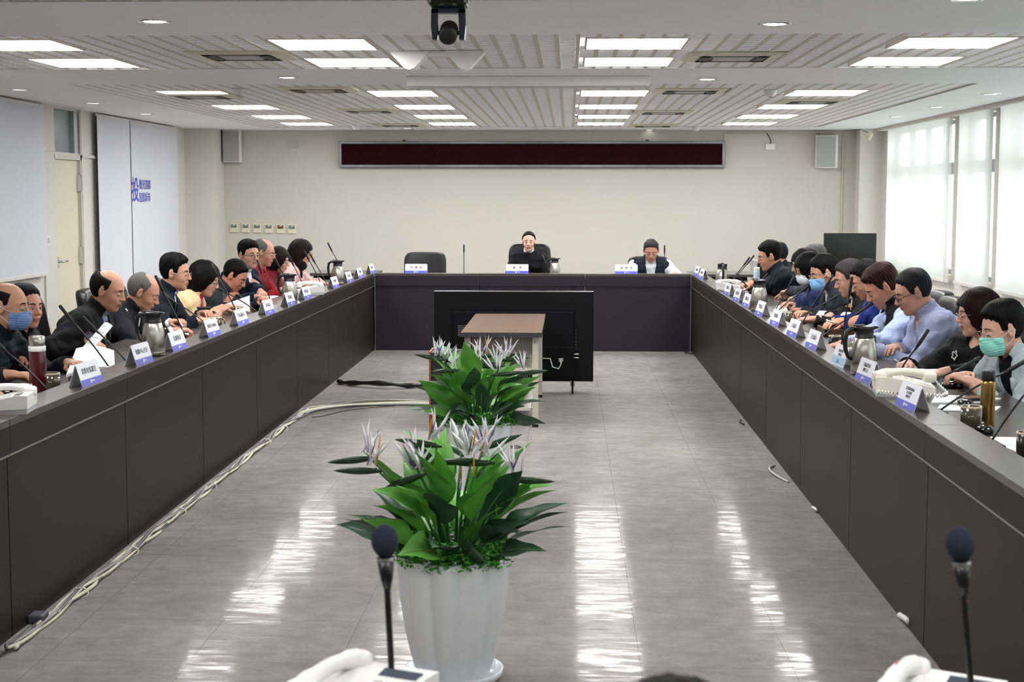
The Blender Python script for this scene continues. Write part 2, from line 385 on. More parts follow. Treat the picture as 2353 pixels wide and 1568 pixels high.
def vent(p, label):
    e = empty('air_conditioner_cassette', (p.x, p.y, ZC), 0, label, 'air vent', 'ceiling air-conditioner cassettes')
    m = MB(); a, b = .30, .22
    m.add([(-a, -a, -.002), (a, -a, -.002), (a, a, -.002), (-a, a, -.002), (-b, -b, -.014), (b, -b, -.014), (b, b, -.014), (-b, b, -.014)], [(0, 1, 5, 4), (1, 2, 6, 5), (2, 3, 7, 6), (3, 0, 4, 7)])
    m.box(-a, a, -a, a, -.002, .02); m.build('frame', M_cream, e)
    MB().box(-.12, .12, -.12, .12, -.016, -.004).build('intake_grille', M_greyp, e)
    for s_ in range(4):
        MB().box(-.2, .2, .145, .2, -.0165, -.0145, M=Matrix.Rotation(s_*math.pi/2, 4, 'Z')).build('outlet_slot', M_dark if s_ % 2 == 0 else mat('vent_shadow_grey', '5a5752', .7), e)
vl = ['nearest one, between the left light columns', 'nearest one, between the right light columns', 'second one back on the left', 'second one back on the right', 'third one back on the left', 'third one back on the right', 'last one before the back wall on the left', 'last one before the back wall on the right', 'small one under the far left light panels', 'small one under the far right light panels']
for p, t in zip(VENTS, vl): vent(p, 'cream ceiling air-conditioner cassette, '+t)
M_dim = mat('dim_downlight_lens', 'fffaf0', .5, emit=2.0)
def downlight(p, label):
    e = empty('downlight', (p.x, p.y, ZC), 0, label, 'ceiling light', 'round recessed downlights')
    MB().lathe([(.058, .001), (.062, -.004), (.082, -.005), (.086, .001)], 24).build('trim_ring', M_chrome, e)
    MB().lathe([(0, -.002), (.058, -.002)], 24).build('lens', M_lamp if p.y < 12 else M_dim, e)
for (px, py, t) in ((355, 49, 'over the left aisle nearest the camera'), (1780, 55, 'over the right aisle nearest the camera'), (660, 178, 'left of the projection screen case'), (1625, 182, 'right of the projection screen case'),
                    (45, 206, 'nearest along the door wall'), (213, 237, 'second along the door wall'), (335, 262, 'third along the door wall'),
                    (2278, 216, 'nearest along the window wall'), (2152, 246, 'second along the window wall'), (2060, 268, 'third along the window wall'), (1492, 298.5, 'above the right half of the LED sign'), (936, 295, 'above the left half of the LED sign'), (2225, -3, 'cut off by the top edge of the photo')):
    downlight(atZ(px, py, ZC), 'round chrome-rimmed ceiling downlight, '+t)
def detector(px, py, t):
    p = atZ(px, py, ZC); e = empty('smoke_detector', (p.x, p.y, ZC), 0, 'small white ceiling detector '+t, 'detector', 'ceiling detectors')
    MB().lathe([(.0, -.05), (.03, -.05), (.04, -.04), (.055, -.012), (.058, 0)], 20).build('housing', M_white, e)
    MB().lathe([(.0, -.056), (.012, -.056), (.014, -.05)], 12).build('sensor', M_greyp, e)
detector(548, 204, 'beside the left light panels'); detector(1770, 208, 'beside the right light panels'); detector(818, 289, 'near the back wall on the left'); detector(1600, 292, 'near the back wall on the right')
# projection screen case
e = empty('projection_screen_case', (-.31, 11.4, ZC-.075), 0, 'long white projection screen case mounted under the ceiling', 'screen case')
MB().bbox(-.9, .9, -.05, .05, 0, .075, .008).build('case', M_white, e); MB().box(-.88, .88, -.02, .02, -.012, .0).build('screen_slot', M_greyp, e)
# white wedge bracket
e = empty('ceiling_bracket', (-.93, 9.4, ZC), 0, 'white ceiling bracket with two tapered wings behind the camera dome', 'bracket')
for cx_ in (-.05, .29):
    pts = [(-.12, 0), (.12, 0), (.115, -.015), (.03, -.105), (.0, -.115), (-.03, -.105), (-.115, -.015)]
    MB().poly([(cx_+p[0], p[1]) for p in pts], 1, -.02, .12).build('wing', M_white, e)
MB().bbox(.06, .19, -.01, .1, -.03, 0, .004).build('crossbar', M_white, e)
# pan-tilt camera hung from ceiling
e = empty('conference_camera', atY(1031, 60, 6.2), 0, 'black pan-tilt conference camera hanging upside down from the ceiling', 'camera')
MB().bbox(-.078, .078, -.06, .07, .075, .135, .012).bbox(-.083, .083, -.05, .06, .088, .125, .01).build('base', M_dark, e)
MB().lathe([(0, .07), (.06, .07), (.066, .078), (.06, .09)], 28).build('turntable', M_dark, e)
for s_ in (-1, 1):
    MB().poly([(s_*.04, .066), (s_*.068, .066), (s_*.07, .0), (s_*.064, -.055), (s_*.044, -.055), (s_*.042, .0)], 1, -.022, .03).build('arm', mat('dark_blue_grey_plastic', '20242e', .35), e)
MB().poly([(-.068, .05), (.068, .05), (.066, .075), (-.066, .075)], 1, -.022, .03).build('yoke', mat('dark_blue_grey_plastic'), e)
mm = Matrix.Translation((0, 0, -.025)) @ Matrix.Rotation(math.radians(-68), 4, 'X')
MB().lathe([(0, .05), (.034, .05), (.037, .045), (.037, -.05), (.03, -.056), (0, -.056)], 28, M=mm).build('lens_barrel', M_blackm, e)
MB().tube([(-.046, 0, -.027), (.046, 0, -.027)], .008).build('tilt_axle', M_dark, e)
MB().tube([(.03, -.062, .12), (.02, -.075, .14), (0, -.03, .2), (0, 0, ZC-e.location.z)], .004).build('cable', M_dark, e)
MB().bbox(-.05, .05, -.04, .05, .13, ZC-e.location.z, .005).build('mount', mat('beige_mount', 'b0a890', .6), e)
# ------------------------------------------------------------------ back wall fittings
Yw = YB-.01
def wallrect(x0, y0, x1, y1, Y=YB): a = atY(x0, y0, Y); b = atY(x1, y1, Y); return a, b
a, b = wallrect(780, 325, 1664.5, 385.5)
e = empty('led_sign', ((a.x+b.x)/2, YB-.05, b.z), 0, 'long dark LED message board with grey frame, switched off, on back wall', 'sign board')
W, H = b.x-a.x, a.z-b.z
lm = mat('led_matrix', '2a1216', .9, spec=.05); nt = lm.node_tree; n = nt.nodes; l = nt.links
tc = n.new('ShaderNodeTexCoord'); ck = n.new('ShaderNodeTexBrick'); ck.offset = 0; ck.inputs['Scale'].default_value = 1; ck.inputs['Brick Width'].default_value = .0146; ck.inputs['Row Height'].default_value = .0146
ck.inputs['Mortar Size'].default_value = .004; ck.inputs['Color1'].default_value = (*lin('4a1319'), 1); ck.inputs['Color2'].default_value = (*lin('3a0f14'), 1); ck.inputs['Mortar'].default_value = (*lin('1a0b0d'), 1)
mp = n.new('ShaderNodeMapping'); mp.inputs['Rotation'].default_value = (math.pi/2, 0, 0); l.new(tc.outputs['Object'], mp.inputs[0]); l.new(mp.outputs[0], ck.inputs[0]); l.new(ck.outputs[0], n['Principled BSDF'].inputs['Base Color'])
MB().box(-W/2+.03, W/2-.03, -.03, .04, .03, H-.03).build('led_panel', lm, e)
fm = mat('led_frame_metal', '75777c', .4, metal=.5, noise=.2, nscale=12)
MB().bbox(-W/2, W/2, -.045, .05, H-.038, H, .006).bbox(-W/2, W/2, -.045, .05, 0, .038, .006).bbox(-W/2, -W/2+.04, -.045, .05, .02, H-.02, .006).bbox(W/2-.04, W/2, -.045, .05, .02, H-.02, .006).build('frame', fm, e)
for px in (-.33*W, .3*W): 
    MB().bbox(px-.02, px+.02, -.02, .05, H, H+.018, .003).build('mounting_lug', M_dark, e)
def speaker(px0, py0, px1, py1, flip, label):
    a, b = wallrect(px0, py0, px1, py1, YB-.15); e = empty('wall_speaker', ((a.x+b.x)/2, YB-.002, b.z), 0, label, 'speaker', 'grey wall speakers')
    W, H = b.x-a.x, a.z-b.z
    pts = [(-W/2, -.15), (W/2*(.8 if flip < 0 else 1), -.16), (W/2, -.13), (W/2, -.02), (-W/2, -.02)]
    MB().poly(pts, 2, 0, H).build('cabinet', M_white, e)
    MB().bbox(-W/2+.006+.0, W/2*(.78 if flip > 0 else .9), -.168, -.15, .012, H-.012, .004).build('grille', mat('speaker_cloth_grey', 'a9a9a7', .9, noise=.08, nscale=400), e)
    MB().box(-.03, .03, -.03, 0, H*.3, H*.7).build('bracket', M_cream, e)
    MB().tube([(-W*.3, -.02, H-.02), (-W*.35, -.01, H+.05)], .004).build('cable', M_dark, e)
speaker(511, 299, 552, 373, -1, 'grey-fronted wall speaker high in the back corner by the slogan blind')
speaker(1877, 311, 1924, 386, 1, 'grey-fronted wall speaker high on the back wall by the windows')
names = ['first', 'second', 'third', 'fourth', 'amber-lit fifth', 'sixth']
for k, px in enumerate((538, 565, 591, 618, 645, 671)):
    a, b = wallrect(px-9.5, 513+k*.6, px+9.5, 534+k*.6); W, H = b.x-a.x, a.z-b.z
    e = empty('wall_controller', ((a.x+b.x)/2, YB, b.z), 0, 'cream wall control box, %s from the left in the row of six' % names[k], 'thermostat', 'row of six wall controllers')
    MB().bbox(-W/2, W/2, -.022, 0, 0, H, .004).build('housing', M_cream, e)
    MB().box(-W/2+.015, W/2-.015, -.026, -.018, H*.5, H-.014).build('display', mat('lcd_amber', '6b4a12', .3) if k == 4 else mat('lcd_grey_green', '6d756a', .3), e)
    MB().box(-.01, .02, -.029, -.02, H-.028, H-.018).build('sticker', M_white, e)
for (x0, y0, x1, y1, t) in ((664, 327, 685, 339.5, 'plain grey junction box on back wall, left of the LED sign'), (1759, 331, 1780, 344.5, 'white junction box with a hanging cable, right of the LED sign')):
    a, b = wallrect(x0, y0, x1, y1); e = tag(MB().bbox(0, b.x-a.x, -.03, 0, 0, a.z-b.z, .004).build('junction_box', M_greyp if x0 < 900 else M_white, loc=(a.x, YB, b.z)), t, 'box')
    if x0 > 900: MB().tube([(.06, -.012, a.z-b.z), (.07, -.015, .12), (.05, -.012, .17), (.0, -.01, .235)], .005).build('cable', M_dark, e)
p0 = atY(1665, 305, YB); p1 = atY(1937, 305, YB)
tag(MB().tube([(p0.x, YB-.014, p0.z-.13), (p0.x, YB-.014, p0.z)], .008).tube([(p0.x, YB-.014, p0.z), (p1.x, YB-.014, p0.z), (p1.x, YB-.014, .1)], .01).build('conduit', M_cream), 'thin cream cable conduit running along the top of the back wall and down the corner', 'conduit')
p = atX(1998, 313, 4.02)
p = Vector((3.86, 19.6, 2.40)); p = atY(1998, 313, 19.9)
e = empty('motion_sensor', p, 0, 'small cream bullet-shaped sensor on a wire in the window corner', 'sensor')
MB().sq((0, 0, 0), (.032, .03, .06), (.7, .9), M=Matrix.Rotation(.4, 4, 'Y')).build('body', M_cream, e)
MB().tube([(-.02, .02, .05), (-.1, .1, .09), (-.27, .3, .085)], .004).build('wire', M_dark, e)
p = atX(109, 554, XL+.02)
e = tag(MB().bbox(0, .012, -.05, .05, -.05, .05, .003).build('light_switch', M_white, loc=(XL+.02, p.y, p.z)), 'small white wall switch plate left of the cream door', 'switch')
MB().box(.01, .016, -.02, .03, -.02, .03).build('rocker', M_greyp, e)
# ------------------------------------------------------------------ conference desks
ZL, ZD = .82, .755
M_lam = mat('dark_brown_laminate', '1f1714', .45, spec=.22, noise=.12, nscale=2.5, stretch=(1, 1, .3), bump=.04, bscale=90)
M_lamA = mat('dark_brown_apron', '191211', .45, spec=.22, noise=.1, nscale=3, bump=.04, bscale=90)
M_lamT = mat('dark_brown_worktop', '48433f', .24, noise=.06, nscale=6, bump=.02, bscale=150)
M_lamB = mat('charcoal_laminate', '211e27', .5, spec=.3, noise=.1, nscale=3, bump=.05, bscale=90)
M_strip = mat('aluminium_strip', 'a8a29a', .4, metal=.7)
def desk(origin, L, rz, lab, back=False, seam=None):
    """local frame: x along the run 0..L, -y is the aisle side, body behind"""
    e = empty('conference_desk', origin, rz, lab, 'desk', 'back-wall conference desks' if back else 'conference desks of the side rows')
    A = M_lamB if back else M_lamA; P = M_lamB if back else M_lam
    g = .0015
    MB().bbox(g, L-g, 0, .15, ZL-.028, ZL, .002).build('raised_ledge', M_lamT, e)
    MB().box(g, L-g, .0, .02, .69, ZL-.028).build('apron', A, e)
    MB().box(g, L-g, .13, .15, ZD, ZL-.028).build('riser', M_lamA, e)
    MB().bbox(g, L-g, .02, .68, ZD-.028, ZD, .002).build('desktop', M_lamT, e)
    if not back: MB().box(g, L-g, .003, .02, .681, .688).build('metal_strip', M_strip, e)
    m = MB(); h = [0, L/2, L] if False else [0, L]
    m.box(.004, L-.004, .014, .03, .0, .6895 if back else .681); m.build('front_panel', P, e)
    for x in (.004, L-.03): MB().box(x, x+.024, .03, .6, 0, ZD-.028).build('side_panel', A, e)
    return e
YS = [2.42, 4.0, 5.48, 6.98, 8.48, 9.98, 11.5, 13.0, 14.5, 16.05]
LX, RX = -2.055, 1.285
nth = ['', 'outside the photo, ', 'nearest the camera, ', 'second, ', 'third, ', 'fourth, ', 'fifth, ', 'sixth, ', 'farthest, against the back row, ']
for i in range(1, 9):
    L = YS[i+1]-YS[i]
    if i > 0:
        ln = nth[i] if i > 1 else 'cut off at the lower left, '
        desk((LX, YS[i], 0), L, math.pi/2, 'dark brown desk section of the door-side row, ' + {1: 'wholly left of the photo', 2: 'nearest the camera'}.get(i, nth[i].strip(', ')+' from the camera'))
        desk((RX, YS[i]+L, 0), L, -math.pi/2, 'dark brown desk section of the window-side row, ' + {1: 'cut off by the photo edge', 2: 'nearest with its floor edge visible'}.get(i, nth[i].strip(', ')+' from the camera'))
BW = (RX-LX)/3
for k in range(3): desk((LX+BW*k, 16.05, 0), BW, 0, 'charcoal front desk section under the %s' % ['empty chair', 'seated woman in black', 'man in the dark vest'][k], True)
for nm, x0, rx in (('door', LX-.69, 0), ('window', RX, 0)):
    e = empty('corner_desk', (x0, 16.05, 0), 0, 'dark corner desk joining the back row to the %s-side row' % nm, 'desk')
    MB().bbox(.0, .69, 0.003, .68, ZL-.03, ZL, .002).build('worktop', M_lamT, e); MB().box(.03, .66, .63, .66, 0, ZL-.03).box(.03, .06, .05, .63, 0, ZL-.03).build('panel', M_lam, e)
for x in (LX+.003, RX-.003): MB().box(x-.003, x+.003, 16.035, 16.047, 0, ZL).build('corner_strip', M_alu, bpy.data.objects['conference_desk'])
e = bpy.data.objects['conference_desk']
for o in [o for o in bpy.data.objects if o.name.startswith('corner_strip')]:
    k = [d for d in bpy.data.objects if d.name.startswith('conference_desk') and d.get('group') == 'back-wall conference desks'][0 if o.data.vertices[0].co.x < 0 else 2]
    o.parent = k; o.location = -k.location
# row nearest the camera (below the frame)
for k in range(3): desk((RX-BW*k, 2.42, 0), BW, math.pi, 'dark desk section just below the photo, under the %s' % ['large phone with screen', 'middle', 'near desk microphone'][k])
# ------------------------------------------------------------------ chairs
M_lea = mat('black_leather', '08080a', .36, spec=.35, noise=.15, nscale=20, bump=.15, bscale=260)
def make_chair(tall=1.0):
    e = empty('office_chair', (0, 0, 0))
    MB().sq((0, 0, .46), (.25, .26, .055), (.35, .3), 28, 12).build('seat', M_lea, e)
    def bend(v): v.x += -.16*((v.z)/.3)*.35 + .5*(v.y**2); return v
    H = .31*tall
    MB().sq((-.27, 0, .48+H), (.05, .245, H), (.32, .38), 32, 18, fn=bend).build('backrest', M_lea, e)
    for s in (-1, 1):
        MB().tube([(-.2, s*.27, .42), (-.16, s*.29, .62), (-.02, s*.29, .67), (.14, s*.28, .66), (.19, s*.27, .58), (.12, s*.26, .44)], .018, 8).build('armrest', M_dark, e)
    MB().lathe([(.0, .06), (.03, .06), (.03, .25), (.022, .25), (.022, .42), (.09, .42), (.09, .44), (0, .44)], 16).build('gas_lift', M_dark, e)
    b = MB()
    for k in range(5):
        a = k*math.pi*2/5; c, s = math.cos(a), math.sin(a)
        b.tube([(c*.03, s*.03, .1), (c*.28, s*.28, .065)], [.025, .016], 8)
    b.build('base', M_dark, e)
    for k in range(5):
        a = k*math.pi*2/5; c, s = math.cos(a), math.sin(a)
        MB().tube([(c*.28-s*.02, s*.28+c*.02, .03), (c*.28+s*.02, s*.28-c*.02, .03)], .03, 12).tube([(c*.28, s*.28, .03), (c*.28, s*.28, .075)], .01, 8).build('caster', M_dark, e)
    return e
_chairs = {}
def chair(x, y, face, lab, tall=.84, group='black leather office chairs'):
    k = round(tall, 2)
    if k not in _chairs: _chairs[k] = c = make_chair(tall)
    else: c = copy_tree(_chairs[k])
    c.location = (x, y, 0); c.rotation_euler = (0, 0, face); tag(c, lab, 'chair', group); return c
# ------------------------------------------------------------------ kettles
M_steel = mat('brushed_steel', 'b9b4ab', .28, metal=1, noise=.05, nscale=60, stretch=(1, 1, .02), aniso=.5)
def make_kettle():
    e = empty('vacuum_jug')
    MB().lathe([(0, .0), (.052, .0), (.0575, .004), (.0585, .02), (.0575, .022), (.0585, .024), (.059, .06), (.057, .1), (.052, .135), (.044, .16), (.041, .168), (.0, .168)], 40).build('body', M_steel, e)
    MB().lathe([(0, .1655), (.042, .1655), (.0425, .17), (.041, .172), (.04, .2), (.043, .208), (.043, .214), (.034, .219), (0, .22)], 32).build('lid', M_dark, e)
    MB().lathe([(0, -.001), (.054, -.001), (.0545, .004), (.0, .004)], 32).build('foot', M_dark, e)
    MB().poly([(.036, .200), (.062, .212), (.058, .217), (.03, .219)], 1, -.012, .012).build('spout', M_dark, e)
    MB().tube([(-.035, 0, .203), (-.062, 0, .207), (-.083, 0, .19), (-.09, 0, .15), (-.086, 0, .11), (-.074, 0, .08), (-.056, 0, .068)], [.009, .010, .011, .011, .010, .009, .008], 10).build('handle', M_dark, e)
    MB().bbox(-.05, .0, -.01, .01, .218, .2245, .002).build('thumb_lever', M_dark, e)
    return e
_k = None
def kettle(p, rz, lab, scale=1.0, sticker=False):
    global _k
    if _k is None: _k = c = make_kettle()
    else: c = copy_tree(_k)
    c.location = p; c.rotation_euler = (0, 0, rz); c.scale = (scale,)*3; tag(c, lab, 'jug', 'steel vacuum jugs'); 
    if sticker:
        MB().box(-.004, .01, -.0612, -.0595, .02, .034, M=Matrix.Rotation(-.5, 4, 'Z')).build('sticker', M_white, c)
    return c
PI = math.pi
def onledge(px, py): return atZ(px, py, ZL+.001)
def side(p, x):  # snap to middle of ledge
    q = p.copy(); q.x = x; return q
def kp(px, py, xs):  # jug foot: front of the foot at the pixel row
    p = onledge(px, py); p.x = xs; p.y += .055; return p
k1 = kettle(kp(341, 819, LX-.078), -.15, 'steel vacuum jug on the door-side ledge, nearest the camera', 1.02)
kettle(kp(641, 698, LX-.075), -.2, 'steel vacuum jug on the door-side ledge, behind the plate halfway along the row', 1.02)
kettle(kp(767, 655, LX-.075), -.1, 'steel vacuum jug near the far end of the door-side row', 1.02)
kettle(kp(1985, 863, RX+.078), .12, 'steel vacuum jug with small white sticker, beside the cream telephone', 1.02, True)
kettle(kp(1749, 716, RX+.075), PI/2+PI, 'steel vacuum jug halfway along the window-side ledge', 1.02)
kettle(kp(1654, 664, RX+.075), PI/2, 'steel vacuum jug near the far end of the window-side row', 1.02)
p = atY(1275, 622, 16.45); kettle((p.x, 16.45, ZD+.001), .1, 'steel vacuum jug on the desk beside the woman in black', .98)
# ------------------------------------------------------------------ name plates
M_card = mat('white_card', 'e4e5ec', .4)
M_band = mat('blue_band', '5355c4', .4)
M_text = mat('black_ink', '141418', .5)
M_logo = mat('white_ink', 'f4f4f8', .5)
def plate(p, face, txt, lab, L=.235, H=.098, dp=.062, scenic=False, size=None):
    """face: direction the printed side looks (angle of its outward normal)"""
    e = empty('name_plate', p, face+PI/2, lab, 'name plate', 'standing name plates')   # local -y = printed side
    t = math.atan2(dp/2, H); hyp = math.hypot(H, dp/2); T = .0025
    def slab(s):
        Mx = Matrix.Translation((0, s*dp/2, 0)) @ Matrix.Rotation(s*t, 4, 'X')
        m = MB(); r = .007
        pts = [(-L/2, 0), (L/2, 0), (L/2, hyp-r), (L/2-r, hyp), (-L/2+r, hyp), (-L/2, hyp-r)]
        n = len(pts); vs = [Mx @ Vector((a, -T/2, b)) for a, b in pts]+[Mx @ Vector((a, T/2, b)) for a, b in pts]
        m.add(vs, [tuple(range(n)), tuple(range(n, 2*n))[::-1]]+[(i, (i+1) % n, n+(i+1) % n, n+i) for i in range(n)]); return m
    slab(-1).build('front_face', M_card, e); slab(1).build('back_face', mat('grey_acrylic', 'b7b9bd', .3), e)
    F = Matrix.Translation((0, -dp/2, 0)) @ Matrix.Rotation(-t, 4, 'X') @ Matrix.Rotation(PI/2, 4, 'X')   # text plane: x right, y up, z toward -y
    if scenic:
        MB().box(-L/2+.004, L/2-.004, .006, .045, .0013, .0018, M=F).build('blue_panel', mat('pale_blue_print', '9fc0dc', .5), e)
        MB().add([F @ Vector(q) for q in ((-.03, .012, .0024), (.03, .012, .0024), (.012, .03, .0024), (.004, .036, .0024), (-.006, .028, .0024), (-.018, .034, .0024))], [(0, 1, 2, 3, 4, 5)]).build('mountain_emblem', mat('slate_blue', '4c7fa8', .5), e)
    else:
        MB().box(-L/2, L/2, .0005, H*.30, .0008, .0018, M=F).build('blue_band', M_band, e)
        lg = F @ Matrix.Translation((0, H*.15, .0022))
        MB().box(-.020, -.013, -.008, .008, 0, .0006, M=lg).box(-.013, -.009, -.002, .008, 0, .0006, M=lg).build('emblem', M_logo, e)
        text_mesh('small_lettering', '南投縣政府', .0085, M_logo, e, lg @ Matrix.Translation((.006, .001, 0)))
    lines = txt.split('\n'); n = max(len(x) for x in lines)
    sz = size or min(.026, .145/n, .034/len(lines))
    if txt: text_mesh('lettering', txt, sz*1.15, M_text, e, F @ Matrix.Translation((0, H*.64 + (.0), .0016)), sx=1.0, line=1.15, bold=.00012 if len(lines) == 1 else 0)
    return e
def plateL(pxy0, txt, lab, dy=0):
    """near lower front corner of the plate in the photo -> position on the ledge"""
    p = onledge(*pxy0); y = p.y+.235/2
    return plate((LX-.015-.031, y, ZL), 0+math.radians(-4), txt, lab)
for (q, t, l) in (((148, 890), '消費者保護官', 'white name plate nearest the camera on the door-side row, in front of the red flask'),
                  ((282, 841), '採購中心主任', 'white name plate between the loose white papers and the nearest steel jug'),
                  ((373, 808), '法制專員', 'white name plate just behind the nearest door-side steel jug'),
                  ((456, 776), '新聞及行政處長', 'white name plate before the man in navy jacket and glasses'),
                  ((523, 749), '文化局副局長', 'white name plate before the woman with black bob'),
                  ((586, 724), '研考處長', 'white name plate before the man bent over in dark grey jacket'),
                  ((632, 704), '農業處長', 'white name plate right before the second door-side steel jug'),
                  ((681, 689), '教育處長', 'white name plate in front of the white table telephone on the door side'),
                  ((755, 663), '社會處長', 'white name plate left of the far door-side steel jug'),
                  ((784, 650), '計畫處長', 'white name plate half hidden right behind the far door-side steel jug'),
                  ((811, 640), '工務處長', 'white name plate, last but one at the far door-side end'),
                  ((832, 629), '民政處長', 'white name plate at the corner where the door side meets the back row')): plateL(q, t, l)
def plateR(q, txt, lab, **kw):
    p = onledge(*q); y = p.y+.235/2
    return plate((RX+.017+.031, y, ZL), PI+math.radians(5), txt, lab, **kw)
for (q, t, l, kw) in (((2113, 948), '農業部農村發展及\n水土保持署\n南投分署', 'white name plate nearest the camera on the window-side row, before the telephone end', {}),
                  ((2030, 884), '工務處建管科\n約聘人員', 'white name plate partly hidden behind the cream telephone', {}),
                  ((1958, 846), '環境管理署\n中區中心', 'pale name plate with a blue mountain picture beside the window-side jug', {'scenic': True, 'size': .014}),
                  ((1897, 806), '主計處長', 'white name plate between the dark mug and the steel jug on the window side', {}),
                  ((1842, 777), '人事處長', 'white name plate before the open folder on the window side', {}),
                  ((1802, 751), '政風處長', 'white name plate before the man in grey suit and blue mask', {}),
                  ((1767, 728), '警察局長', 'white name plate just in front of the middle window-side jug', {}),
                  ((1737, 708), '消防局長', 'white name plate half hidden behind the middle window-side jug', {}),
                  ((1706, 694), '衛生局長', 'white name plate before the far window-side papers', {}),
                  ((1686, 680), '環保局長', 'white name plate near the small white phone on the window side', {}),
                  ((1627, 642), '地政處長', 'white name plate, last but one at the far window-side end', {}),
                  ((1613, 635), '稅務局長', 'white name plate at the corner where the window side meets the back row', {})): plateR(q, t, l, **kw)
for (px, t, l) in ((957, '秘  書  長', 'white name plate before the empty black chair on the back row'), (1189, '縣    長', 'white name plate before the seated woman in black'), (1439, '副  縣  長', 'white name plate beside the man in the dark vest')):
    p = atY(px, 628, 16.12); plate((p.x, 16.10, ZL), -PI/2, t, l, size=.027)
# ------------------------------------------------------------------ microphones
def mic(base, tip, lab, r=.0042, head=.085, hr=.0085, curl=.0, group='gooseneck desk microphones', foam=False, bx=True):
    base = Vector(base); tip = Vector(tip); e = empty('gooseneck_microphone', base, 0, lab, 'microphone', group)
    v = tip-base; d = v.normalized(); hs = v-d*head
    bow = Vector((0, 0, 1))*curl*v.length
    pts = [v*0, v*.02+Vector((0, 0, .03)), *(hs*t+bow*math.sin(t*PI) for t in (.2, .4, .6, .8)), hs]
    if not foam: pts = [hs*t+bow*math.sin(t*PI) for t in (0, .2, .4, .6, .8, 1)]
    MB().tube(pts, r, 8).build('gooseneck', M_dark, e)
    if foam:
        q = d.to_track_quat('Z', 'Y').to_matrix().to_4x4()
        MB().lathe([(0, -.05), (.005, -.05), (.010, -.03), (.014, 0), (0, 0)], 16, M=Matrix.Translation(hs) @ q).build('neck_cone', M_dark, e)
        MB().lathe([(.0135, -.003), (.0145, .0), (.0135, .004)], 16, M=Matrix.Translation(hs) @ q).build('collar', M_alu, e)
        pr = [(0, -.002)]+[(.0235*math.sin(PI*t)**.55*(.86+.14*t*1.0), t*.058) for t in (.06, .15, .3, .45, .6, .75, .88, .96)]+[(0, .058)]
        MB().lathe(pr, 28, M=Matrix.Translation(hs) @ q).build('foam_windscreen', mat('dark_foam', '1c2233', .95, noise=.2, nscale=300, bump=.8, bscale=900), e)
    else:
        MB().tube([hs-d*.03, hs-d*.004, hs, v-d*.004, v], [r, hr*.8, hr, hr, hr*.7], 10).build('capsule', M_blackm, e)
    if bx:
        MB().bbox(-.05, .05, -.065, .065, 0, .022, .008).build('base', M_dark, e)
        MB().box(-.015, .015, .02, .04, .021, .024).build('talk_button', M_alu, e)
    return e
def micL(b, t, lab, dY=0.0, dep=.19):
    p = atX(b[0], b[1], LX-dep); q = atY(t[0], t[1], p.y+dY)
    base = Vector((p.x-.02, p.y, ZD)); d = (p-q); base = p+d*((p.z-ZD-.015)/max(.02, (q.z-p.z))) if q.z > p.z else base
    base.z = ZD+.0; base.x = min(base.x, LX-.19)
    return mic(base, q, lab, curl=.03)
for (b, t, l, dy) in (((125, 859), (-24, 772), 'black gooseneck microphone reaching out of the left photo edge, before the masked man', 0),
    ((262, 822), (137, 702), 'black gooseneck microphone between the bald man in black and the jug', 0), ((301, 776), (191, 729), 'black gooseneck microphone leaning low behind the nearest steel jug', 0),
    ((434, 760), (357, 633), 'black gooseneck microphone before the grey-haired man in white shirt', 0), ((501, 744), (372, 673), 'black gooseneck microphone leaning toward the man in navy jacket', 0),
    ((557, 722), (485, 606), 'black gooseneck microphone rising before the woman with black bob', 0), ((604, 705), (490, 655), 'black gooseneck microphone leaning over the raised white papers', 0),
    ((628, 650), (591, 597), 'black gooseneck microphone before the man in red, above the second jug', 0), ((683, 657), (631, 593), 'black gooseneck microphone right of the second door-side jug', 0),
    ((709, 634), (663, 586), 'black gooseneck microphone before the pink cardigan', 0), ((746, 639), (699, 576), 'black gooseneck microphone at the scarfed woman\'s glasses', 0),
    ((757, 616), (712, 583), 'short black gooseneck microphone ending behind the far door-side jug', 0), ((799, 626), (753, 558), 'black gooseneck microphone standing alone at the far door-side end', 0)): micL(b, t, l, dy)
def micR(b, t, lab, dY=0.0, dep=.19):
    p = atX(b[0], b[1], RX+dep); q = atY(t[0], t[1], p.y+dY); d = p-q
    base = p+d*((p.z-ZD-.015)/max(.02, (q.z-p.z))) if q.z > p.z+.01 else p.copy()
    base.z = ZD; base.x = max(base.x, RX+.19)
    return mic(base, q, lab, curl=.03)
for (b, t, l) in (((1668, 633), (1723, 591), 'rear of two parallel gooseneck microphones by the leaning man in dark jacket'), ((1669, 651), (1733, 587), 'front one of two parallel gooseneck microphones by the leaning man'),
    ((1707, 656), (1764, 630), 'black gooseneck microphone crossing the hands holding a phone'), ((1774, 668), (1827, 632), 'black gooseneck microphone before the long-haired woman'),
    ((1772, 701), (1868, 649), 'black gooseneck microphone just behind the middle window-side jug'), ((1831, 736), (1914, 632), 'black gooseneck microphone crossing the grey suit of the masked man'),
    ((1808, 724), (1930, 676), 'low black gooseneck microphone passing over the hands before the grey suit'), ((1930, 775), (1958, 636), 'black gooseneck microphone standing upright before the grey-haired man'),
    ((1870, 770), (2006, 697), 'black gooseneck microphone before the man in blue shirt and black vest'), ((2045, 797), (2134, 757), 'black gooseneck microphone before the man in light blue shirt'),
    ((2083, 865), (2253, 822), 'low black gooseneck microphone before the woman in black flowered top'), ((2144, 933), (2362, 826), 'black gooseneck microphone before the woman in mint mask'),
    ((2269, 1001), (2400, 845), 'black gooseneck microphone leaving the right photo edge by the gold flask')): micR(b, t, l)
